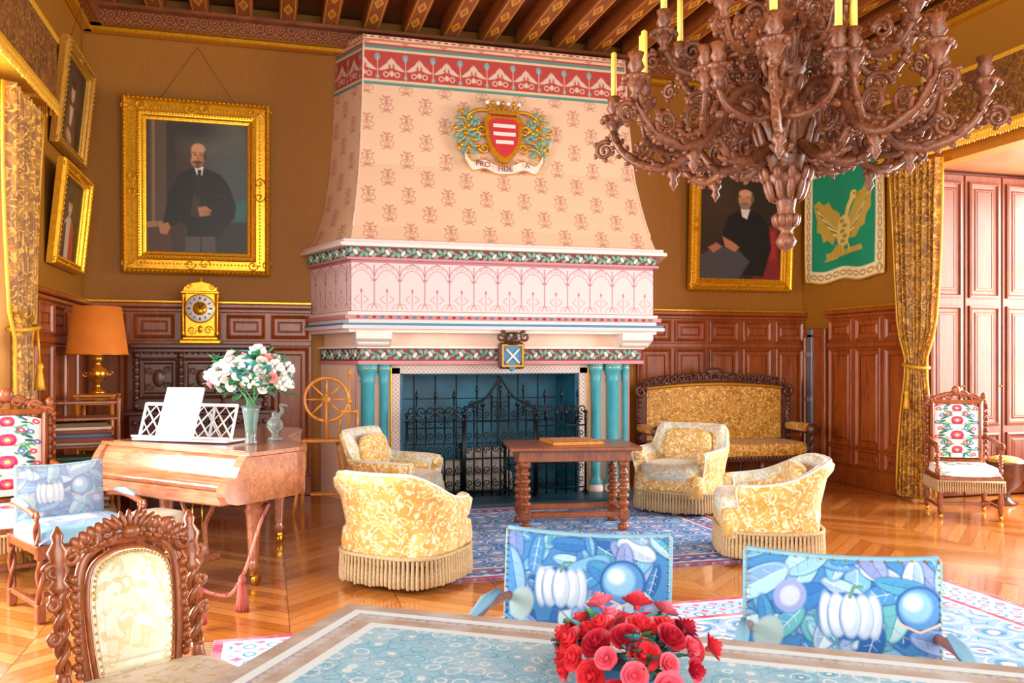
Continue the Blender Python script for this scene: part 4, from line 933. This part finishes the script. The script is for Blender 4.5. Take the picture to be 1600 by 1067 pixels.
b.tube([(-.2,.02,.2),(-.2,.16,.01)],.006,'white',5); b.tube([(.2,.02,.2),(.2,.16,.01)],.006,'white',5); b.box((0,.06,.008),(.78,.24,.014),'white',.004)
b.obj('lattice_music_desk',pl(.58,.22,.924),pa+.25)
b=MB(); b.box((0,0,.18),(.30,.014,.36),'paper',.002,rx=-.36); b.box((0,-.004,.18),(.29,.012,.355),'paper',.002,rx=-.40); b.obj('sheet_music',pl(.70,.10,.950),pa+.25)
vx=pl(1.10,.36)
b=MB(); b.lathe([(.04,0),(.042,.01),(.035,.03),(.04,.12),(.055,.22),(.065,.26),(.06,.26),(.05,.22),(.035,.12),(.03,.04),(.0,.035)],(0,0,0),'glass',20)
for k in range(10): a=k*.7; b.tube([(.02*cos(a),.02*sin(a),.04),(.03*cos(a+2),.03*sin(a+2),.26),(.1*cos(a),.1*sin(a),.4)],.004,'leaf',5)
for k in range(46):
    ga=k*2.39996; zz=1-(k+.5)/46*1.35; rr=math.sqrt(max(0,1-zz*zz)); d=(rr*cos(ga),rr*sin(ga),zz); s_=random.uniform(.75,1.15)
    c=(d[0]*.25*s_,d[1]*.22*s_,.44+d[2]*.18*s_); mt=random.choice(['wfl','wfl','wfl','pfl','cfl','pfl'])
    if k%3==0:
        for q in range(16):
            a=q*2.4; z2=1-(q+.5)/16*1.6; r2=math.sqrt(max(0,1-z2*z2)); b.ell((c[0]+.045*r2*cos(a),c[1]+.045*r2*sin(a),c[2]+.045*z2),(.022,.022,.014),'wfl',1,6,4,Rm('y',a))
    else: rose(b,c,random.uniform(.032,.046),mt,dirR(d))
for k in range(190):
    ga=k*2.1; zz=random.uniform(-.6,1); rr=math.sqrt(1-zz*zz); d=(rr*cos(ga),rr*sin(ga),zz); q=random.uniform(.75,1.2)
    leafb(b,(d[0]*.22*q,d[1]*.2*q,.43+d[2]*.16*q),random.uniform(.06,.11),random.choice(['leaf','leafb','leaf']),Rm('z',ga-pi/2)@Rm('x',random.uniform(-.4,1.2)))
b.obj('vase_of_white_flowers',(vx[0],vx[1],.919))
v2=pl(1.03,.64)
b=MB(); b.lathe([(.05,0),(.055,.01),(.02,.03),(.03,.06),(.06,.10),(.055,.13),(.02,.17),(.025,.19),(.0,.21)],(0,0,0),'glass',16); b.tube(smooth([(0,0,.15),(.05,0,.2),(.04,0,.25),(.09,0,.24)],4),[.02,.012,.006],'glass',8); b.obj('glass_bird_ornament',(v2[0],v2[1],.919))
b=MB(); b.ell((0,0,.47),(.17,.15,.05),'cream_dam',.5,20,8); b.box((0,0,.42),(.32,.28,.05),'walnut',.01)
for x in(-.13,.13):
    for y in(-.11,.11): b.lathe(tleg(.024,.41,5),(x,y,0),'walnut',10)
    b.box((x,0,.12),(.025,.22,.025),'walnut')
b.obj('piano_stool',(-.70,5.98,0),pa)
b=MB()
p=smooth([(.0,5.80,.56),(-.05,5.62,.48),(-.11,5.5,.30),(-.155,5.37,.20),(-.22,5.27,.13),(-.30,5.15,.17),(-.37,5.05,.24),(-.42,5.1,.34),(-.45,5.3,.45),(-.48,5.62,.56)],6)
b.tube(p,.011,'ropep',6); b.tube([(q[0]+.008*sin(i*1.5),q[1],q[2]+.008*cos(i*1.5)) for i,q in enumerate(p)],.007,'rope',5)
for x,y,z in((-.155,5.37,.22),(-.37,5.05,.25)):
    b.lathe([(.008,0),(.022,-.02),(.024,-.04),(.012,-.055),(.028,-.09),(.036,-.20),(.034,-.215),(0,-.215)],(x,y,z),'rope',12)
    for k in range(14): a=k*2*pi/14; b.tube([(x+.012*cos(a),y+.012*sin(a),z-.06),(x+.038*cos(a),y+.038*sin(a),z-.215)],.005,'rope',4)
b.obj('tasselled_barrier_rope')
# ================================================================= LEFT FURNITURE
b=MB(); m='dark'
b.box((0,-.25,.47),(1.36,.46,.94),m,.01); b.box((0,-.27,.955),(1.44,.52,.04),m,.012); b.box((0,-.20,1.29),(1.24,.34,.62),m,.01); b.box((0,-.22,1.625),(1.36,.42,.05),m,.015); b.box((0,-.22,1.58),(1.3,.39,.04),m,.01)
pr=[(0,0),(0,.02),(.02,.03),(.035,.012),(.05,.012),(.06,.022),(.07,.005)]
for i in(-1,0,1):
    b.frame(.38,.42,pr,m,i*.41,1.30,-.37); b.frame(.42,.56,pr,m,i*.44,.42,-.48)
    b.ell((i*.41,-.375,1.30),(.06,.02,.09),m)
    for s in(-1,1):
        for z in(1.22,1.38): b.tube(spiral(i*.41+s*.08,z,.04,1.3,0,s,y=-.38,n=14),[.012,.006],m,5)
        b.tube(spiral(i*.44+s*.09,.42,.07,1.4,0,s,y=-.49,n=14),[.014,.006],m,5)
for x in(-.62,-.205,.205,.62): b.lathe([(r*.8,z) for r,z in tleg(.04,.56,6)],(x,-.40,1.0),m,10)
for i in range(22): b.ell((-.60+i*.057,-.38,1.56),(.02,.02,.02),m,1,6,4)
for i in range(20): b.ell((-.62+i*.065,-.50,.86),(.026,.015,.03),m,1,6,4)
b.obj('carved_oak_cabinet',(-.66,YB-.08,0))
b=MB(); g='gilt'
b.box((0,0,.02),(.40,.26,.04),g,.01); b.box((0,0,.055),(.34,.22,.03),g,.01); b.box((0,0,.30),(.30,.19,.46),g,.012)
b.prism([(x*.17,.53+.0+.10*math.sqrt(max(0,1-x*x))) for x in np.linspace(-1,1,18)],-.10,.10,g)
b.box((0,0,.525),(.37,.24,.025),g,.008); b.lathe([(.02,0),(.03,.02),(.012,.04),(.02,.06),(.0,.08)],(0,0,.62),g,10)
b.lathe([(.15,0),(.15,.02),(.138,.025)],(0,-.095,.36),g,28,Rm('x',pi/2)); b.lathe([(.136,0),(.136,.006),(0,.007)],(0,-.118,.36),'dial',28,Rm('x',pi/2)); b.lathe([(.07,0),(.07,.004),(0,.005)],(0,-.125,.36),g,24,Rm('x',pi/2))
for k in range(12): a=k*pi/6; b.ell((.105*sin(a),-.127,.36+.105*cos(a)),(.008,.004,.018),'blue' if k%3 else 'black',1,8,4,Rm('y',a))
b.tube([(0,-.135,.36),(.04,-.135,.41)],.004,'black',4); b.tube([(0,-.135,.36),(-.02,-.135,.44)],.003,'black',4)
for s in(-1,1):
    b.lathe([(.012,.08),(.02,.1),(.012,.13),(.012,.46),(.02,.49),(.02,.52)],(s*.165,-.09,0),g,10); b.ell((s*.15,0,.58),.022,g); b.tube(spiral(s*.08,.14,.045,1.4,0,s,y=-.1,n=14),.007,g,5); b.tube(spiral(s*.11,.585,.03,1.2,0,-s,y=-.1,n=14),.007,g,5)
b.ell((0,-.1,.15),(.025,.015,.04),g); b.obj('gilt_mantel_clock',(-.68,YB-.32,1.65))
b=MB()
for x in(-.26,.26):
    for y in(-.17,.17): b.lathe([(.014,0),(.018,.1),(.014,.4),(.018,.7),(.014,1.0),(.018,1.14),(.02,1.18),(.004,1.2)],(x,y,0),'walnut',8)
for z in(.2,.52,.80,1.02,1.15): b.box((0,0,z),(.54,.36,.022),'walnut',.005)
b.obj('wooden_etagere',(-1.45,7.66,0),rad(10))
b=MB(); cols=[plain('book_red','#8E3A2E',.6),plain('book_blue','#4E6A84',.6),plain('book_cream','#D9CBB0',.7),plain('book_green','#4C6650',.6),plain('book_brown','#7A5434',.6)]
for z0 in(.212,.532,.812):
    z=z0
    while z<z0+.16: h=random.uniform(.018,.035); b.box((random.uniform(-.03,.03),random.uniform(-.02,.02),z+h/2),(random.uniform(.36,.44),random.uniform(.24,.29),h),random.choice(cols),.003,rz=random.uniform(-.06,.06)); z+=h+.001
b.obj('stack_of_music_books',(-1.45,7.66,0),rad(10))
b=MB(); b.box((0,0,1.17),(.34,.34,.025),'oak',.006)
for x in(-.14,.14):
    for y in(-.14,.14): b.lathe([(.014,0),(.02,.3),(.014,.6),(.02,.9),(.018,1.16)],(x,y,0),'oak',8)
b.box((0,0,.7),(.3,.3,.02),'oak'); b.box((0,0,1.12),(.30,.30,.06),'oak'); b.obj('lamp_stand',(-1.48,8.45,0))
b=MB(); b.lathe([(.07,0),(.08,.01),(.07,.03),(.03,.05),(.025,.09),(.06,.12),(.085,.16),(.08,.22),(.04,.25),(.03,.28),(.05,.30),(.045,.34),(.02,.36),(.015,.46)],(0,0,0),'brass',20)
for s in(-1,1): b.tube(spiral(s*.10,.18,.03,1.2,0,s,n=12),.006,'brass',5)
b.lathe([(.26,.35),(.255,.36),(.20,.78),(.196,.78),(.25,.36)],(0,0,0),'shade',36); b.tube([(.262*cos(a),.262*sin(a),.352) for a in np.linspace(0,2*pi,36,endpoint=False)],.006,'gilt',5,True)
b.obj('brass_table_lamp',(-1.48,8.45,1.183))
b=MB(); m='oak'; R_=.21; cz=1.10
b.tube([(R_*cos(a),0,cz+R_*sin(a)) for a in np.linspace(0,2*pi,40,endpoint=False)],.016,m,8,True)
for k in range(8): a=k*pi/4; b.tube([(.03*cos(a),0,cz+.03*sin(a)),(.12*cos(a),0,cz+.12*sin(a)),(R_*cos(a),0,cz+R_*sin(a))],[.006,.012,.006],m,6)
b.lathe([(.035,-.03),(.04,0),(.035,.03)],(0,0,cz),m,12,Rm('x',pi/2))
for y in(-.05,.05): b.tube([(0,y,.72),(0,y,cz+.02)],[.016,.010],m,6); b.ell((0,y,cz+.04),.014,m)
b.box((.02,0,.70),(.5,.16,.03),m,.008); b.tube([(.2,0,.72),(.22,0,1.0),(.22,0,1.36)],[.014,.010,.006],m,6); b.ell((.22,0,1.36),(.02,.02,.04),m); b.ell((.22,0,1.08),(.03,.03,.03),m)
b.lathe([(.01,0),(.03,.02),(.015,.04),(.015,.14),(.03,.16),(.01,.18)],(.13,0,.98),m,10,Rm('y',pi/2)); b.tube([(.12,.02,.72),(.14,.02,1.0)],.012,m,6); b.tube([(.3,-.02,.72),(.3,-.02,1.0)],.010,m,6)
for x,y,tx,ty in((-.2,-.05,-.3,-.16),(-.2,.05,-.26,.2),(.22,0,.3,-.02),(.1,.05,.2,.2)): b.lathe([(.012,0),(.02,.12),(.014,.3),(.024,.42),(.014,.56),(.02,.69)],(tx,ty,0),m,8,np.array([[1,0,(x-tx)/.69,0],[0,1,(y-ty)/.69,0],[0,0,1,0],[0,0,0,1.0]]))
b.box((0,0,.18),(.3,.12,.02),m); b.obj('spinning_wheel',(.54,8.62,0),rad(-8))
# ================================================================= SETTEE
b=MB(); m='dark'; W=1.0
arch=lambda x: 1.10+.20*math.sqrt(max(0,1-(x/1.12)**2))
xs=np.linspace(-W,W,60)
b.prism([(-W+.04,.50)]+[(x*.94,arch(x)-.11) for x in xs]+[(W-.04,.50)],.26,.33,m)
zz=np.linspace(0,1,16); P=np.array([[(x*.88,.255-.04*(1-(x/W)**6)*math.sin(pi*(.1+.8*t)),.52+(1.12+.05*(1-(x/W)**2)-.52)*t) for x in xs] for t in zz[::-1]]); b.grid(P,'gold_dark')
b.tube([(x*.89,.24,1.14+.05*(1-(x/W)**2)) for x in xs],.022,'giltd',8)
b.tube([(x*.97,.27,arch(x)-.06) for x in xs],.045,m,8)
for s in(-1,1):
    for k in range(10): b.tube(spiral(s*(.08+.092*k),arch(.08+.092*k)-.03,.05,1.4,k,s,y=.23,n=14),[.018,.008],m,5); b.ell((s*(.05+.096*k),.24,arch(.05+.096*k)+.01),(.04,.02,.025),m,1,7,4,Rm('y',s*(.2+.08*k)))
    b.tube([(s*(W-.02),.27,1.12),(s*(W-.02),.27,.45)],.035,m,8); b.tube(spiral(s*(W-.04),1.10,.07,1.3,pi/2,-s,y=.24,n=16),[.026,.01],m,6)
    for k in range(8): b.ell((s*(W-.02),.235,.55+.065*k),(.03,.02,.03),m,1,7,4)
    b.ell((s*(W-.03),-.02,.68),(.065,.28,.05),'gold_dark',.5,16,8); b.tube([(s*(W-.03),.25,.64),(s*(W-.03),-.27,.64)],.03,m,8); b.lathe([(.068,-.03),(.075,0),(.068,.03)],(s*(W-.03),-.3,.665),m,14,Rm('x',pi/2))
    for ph_ in(0,pi): b.tube([(s*(W-.03)+.016*cos(q*30+ph_),-.29+.016*sin(q*30+ph_),q) for q in np.linspace(.42,.63,24)],.018,m,6)
b.ell((0,.26,1.34),(.12,.03,.05),m); b.ell((0,-.04,.44),(.94,.30,.085),'gold_dark',.25,40,10); b.box((0,-.02,.35),(1.96,.60,.09),m,.012)
for i in range(43): b.ell((-.96+i*.046,-.325,.35),(.02,.015,.035),m,1,6,4)
for x in(-.94,-.33,.33,.94):
    for y in(-.28,.24): b.lathe([(.02,0),(.035,.02),(.02,.06),(.045,.12),(.02,.18),(.045,.24),(.03,.31)],(x,y,0),m,10)
for x in(-.94,.94): b.box((x,-.02,.09),(.03,.5,.03),m)
for ph_ in(0,pi): b.tube([(q,-.28+.01*cos(q*40+ph_),.10+.01*sin(q*40+ph_)) for q in np.linspace(-.92,.92,160)],.011,m,5)
b.obj('carved_settee',(5.20,9.18,0),rad(-3))
b=MB(); b.lathe([(.12,0),(.13,.02),(.06,.05),(.05,.12),(.14,.2),(.2,.32),(.19,.42),(.21,.44)],(0,0,0),'dark',20); b.ell((0,0,.44),(.18,.18,.06),'gold_dark'); b.obj('carved_pedestal_bowl',(7.3,7.2,0))
# ================================================================= CHANDELIER
b=MB(); m='chand'
core=[(.0,-.02),(.035,.0),(.05,.03),(.035,.06),(.025,.08),(.045,.10),(.055,.14),(.04,.18),(.05,.24),(.085,.30),(.11,.34),(.07,.37),(.09,.44),(.12,.52),(.15,.60),(.12,.68),(.08,.74),(.07,.82),(.10,.88),(.13,.97),(.10,1.05),(.06,1.12),(.05,1.24),(.08,1.32),(.10,1.40),(.06,1.48),(.045,1.6),(.04,1.75)]
b.lathe(core,(0,0,0),m,20)
for k in range(10):
    a=k*2*pi/10
    for z,r,L in((.28,.085,.06),(.35,.11,.04),(.52,.13,.09),(.62,.14,.06),(.94,.12,.08),(1.36,.10,.06),(.13,.05,.035),(.78,.075,.05)):
        b.ell((r*cos(a),r*sin(a),z),(.018,.022,L),m,1,8,6,Rm('z',a)@Rm('y',.3))
def cup(b,x,z,s=1,candle=0):
    b.lathe([(.012*s,-.10*s),(.03*s,-.08*s),(.018*s,-.06*s),(.035*s,-.035*s),(.05*s,-.01*s),(.062*s,.0),(.06*s,.012*s),(.022*s,.018*s),(.022*s,.03*s),(.038*s,.05*s),(.026*s,.08*s),(.036*s,.11*s),(.02*s,.112*s)],(x,0,z),m,12)
    for q in range(6): a=q*pi/3; b.ell((x+.055*s*cos(a),.055*s*sin(a),z-.004),(.018*s,.018*s,.018*s),m,1,6,4)
    if candle: b.lathe([(.016,.09*s),(.015,.1*s+candle),(.003,.1*s+candle+.01)],(x,0,z),'candle',10)
def crock(b,P,r,every=3,sgn_=1):
    P=np.array(P); T=np.gradient(P,axis=0)
    for i in range(1,len(P)-1,every):
        t=T[i]/(np.linalg.norm(T[i])+1e-9); n_=np.array([-t[2],0,t[0]])*sgn_; ang=math.atan2(t[2],t[0])
        b.ell(P[i]+n_*r,(.018,.010,.012),m,1,7,4,Rm('y',-ang-.7*sgn_))
UP=.07
def arm(b,k,low):
    if low:
        A=smooth([(.08,0,.58),(.19,0,.68),(.31,0,.64),(.41,0,.49),(.53,0,.38),(.68,0,.38),(.80,0,.45),(.86,0,.54)],7); b.tube(A,[.032,.030,.028,.025,.018],m,8,flat=.8); crock(b,A,.030,3,1); crock(b,A,.030,3,-1)
        A=smooth([(.10,0,.42),(.22,0,.34),(.33,0,.34),(.41,0,.43)],6); b.tube(A,[.03,.026,.018],m,8); crock(b,A,.026,3,-1)
        for cx,cz,r,tn,a0,d,w in((.29,.50,.095,1.8,-.6,1,.020),(.54,.50,.075,1.7,pi*1.4,-1,.017),(.20,.36,.05,1.6,pi,1,.016),(.70,.47,.05,1.6,-pi/2,-1,.014),(.41,.68,.065,1.6,0,1,.016),(.91,.48,.05,1.5,pi*.7,-1,.015),(.22,.80,.06,1.6,pi/2,-1,.016)):
            S=spiral(cx,cz,r,tn,a0,d,n=26); b.tube(S,[w,w*.45],m,6); crock(b,S[:16],w,3,1 if d<0 else -1); b.ell(S[-1],(w*.8,w*1.1,w*.8),m,1,8,5)
        for x,z,a in((.2,.60,.6),(.3,.68,0),(.40,.56,-.9),(.50,.42,-.5),(.62,.37,.1),(.76,.42,.6),(.85,.53,1.1),(.34,.33,.3)):
            for s in(-1,1): b.ell((x,s*.03,z+.01),(.04,.011,.018),m,1,8,5,Rm('z',s*.6)@Rm('y',-a))
        cup(b,.86,.64,1.05,.24 if k in(1,3,5) else 0)
        b.lathe([(.010,0),(.024,-.02),(.034,-.045),(.014,-.065),(.024,-.09),(.01,-.11),(0,-.13)],(.55,0,.37),m,10)
        for s in(-1,1):
            A=smooth([(.48,0,.46),(.57,s*.10,.42),(.64,s*.2,.46),(.66,s*.24,.54)],6); b.tube(A,[.020,.016,.012],m,6)
            old=b.M; b.M=b.M@Tm(.66,s*.24,0); cup(b,0,.63,.95,.24 if (k*2+s)%4==3 else 0); b.M=old
            for t in range(5): b.ell((.51+.04*t,s*(.03+.05*t),.45-.005*t),(.028,.014,.016),m,1,7,4,Rm('z',s*.9)@Rm('y',.6))
    else:
        A=smooth([(.06,0,.98),(.18,0,1.06),(.30,0,.98),(.40,0,.86),(.52,0,.86),(.60,0,.96)],6); b.tube(A,[.028,.024,.018],m,8,flat=.8); crock(b,A,.026,3,1); crock(b,A,.026,3,-1)
        for cx,cz,r,a0,d in((.25,.90,.075,0,1),(.46,.95,.05,pi,-1),(.15,1.14,.055,pi,-1),(.66,.90,.04,pi*.7,-1)):
            S=spiral(cx,cz,r,1.6,a0,d,n=22); b.tube(S,[.016,.007],m,6); crock(b,S[:14],.016,3,1 if d<0 else -1)
        for x,z,a in((.2,1.04,.4),(.32,.96,-.8),(.42,.87,-.2),(.54,.88,.6)):
            for s in(-1,1): b.ell((x,s*.025,z+.01),(.036,.011,.018),m,1,8,5,Rm('z',s*.6)@Rm('y',-a))
        cup(b,.60,1.04,1.0,.24)
for k in range(8): b.M=Tm(0,0,UP)@Rm('z',k*pi/4+.15); arm(b,k,True)
for k in range(8): b.M=Rm('z',k*pi/4+.15+pi/8); arm(b,k,False)
for k in range(6):
    b.M=Rm('z',k*pi/3); b.tube(smooth([(.06,0,1.35),(.16,0,1.42),(.28,0,1.34),(.36,0,1.38),(.38,0,1.46)],5),[.03,.02],m,7); cup(b,.38,1.55,.9,.2); b.tube(spiral(.2,1.3,.06,1.5,0,1,n=18),[.02,.008],m,6)
b.M=np.eye(4)
for k in range(12):
    z=1.75+k*.097; a=(k%2)*pi/2
    b.tube([(.022*cos(q)*cos(a),.022*cos(q)*sin(a),z+.05*sin(q)+.05) for q in np.linspace(0,2*pi,14,endpoint=False)],.008,'giltd',5,True)
b.lathe([(.02,2.85),(.1,2.98),(.12,3.04)],(0,0,.0),m,16)
b.obj('carved_wood_chandelier',(2.43,3.70,2.04))
# ================================================================= LIGHTS / CAMERA
def area(name,loc,rot,sx,sy,pw,col):
    l=bpy.data.lights.new(name,'AREA'); l.shape='RECTANGLE'; l.size=sx; l.size_y=sy; l.energy=pw; l.color=col
    o=bpy.data.objects.new(name,l); o.location=loc; o.rotation_euler=rot; bpy.context.scene.collection.objects.link(o)
area('daylight_window_left',(XL-1.9,5.2,2.1),(0,-pi/2,0),2.8,3.9,860,(1,.98,.95))
area('daylight_window_right',(XR+1.9,5.6,2.1),(0,pi/2,0),2.8,3.9,860,(1,.97,.92))
area('fill_light_front',(2.0,-2.2,2.6),(pi/2,0,0),7.0,3.6,560,(1,.96,.90))  # added fill lamp behind the camera; no window is built there
w=bpy.data.worlds.new('sky'); bpy.context.scene.world=w; w.use_nodes=True; w.node_tree.nodes['Background'].inputs[0].default_value=(1,.98,.95,1); w.node_tree.nodes['Background'].inputs[1].default_value=.8
cam=bpy.data.cameras.new('camera'); co=bpy.data.objects.new('camera',cam); bpy.context.scene.collection.objects.link(co)
co.location=(0,0,1.5); co.rotation_euler=(pi/2,0,-math.atan2(.2706,.9627)); cam.lens=36*1350/1600; cam.sensor_width=36; cam.shift_y=26.5/1600; cam.clip_start=.05
bpy.context.scene.camera=co
bpy.context.scene.view_settings.view_transform='Standard'
bpy.context.scene.view_settings.exposure=0.0
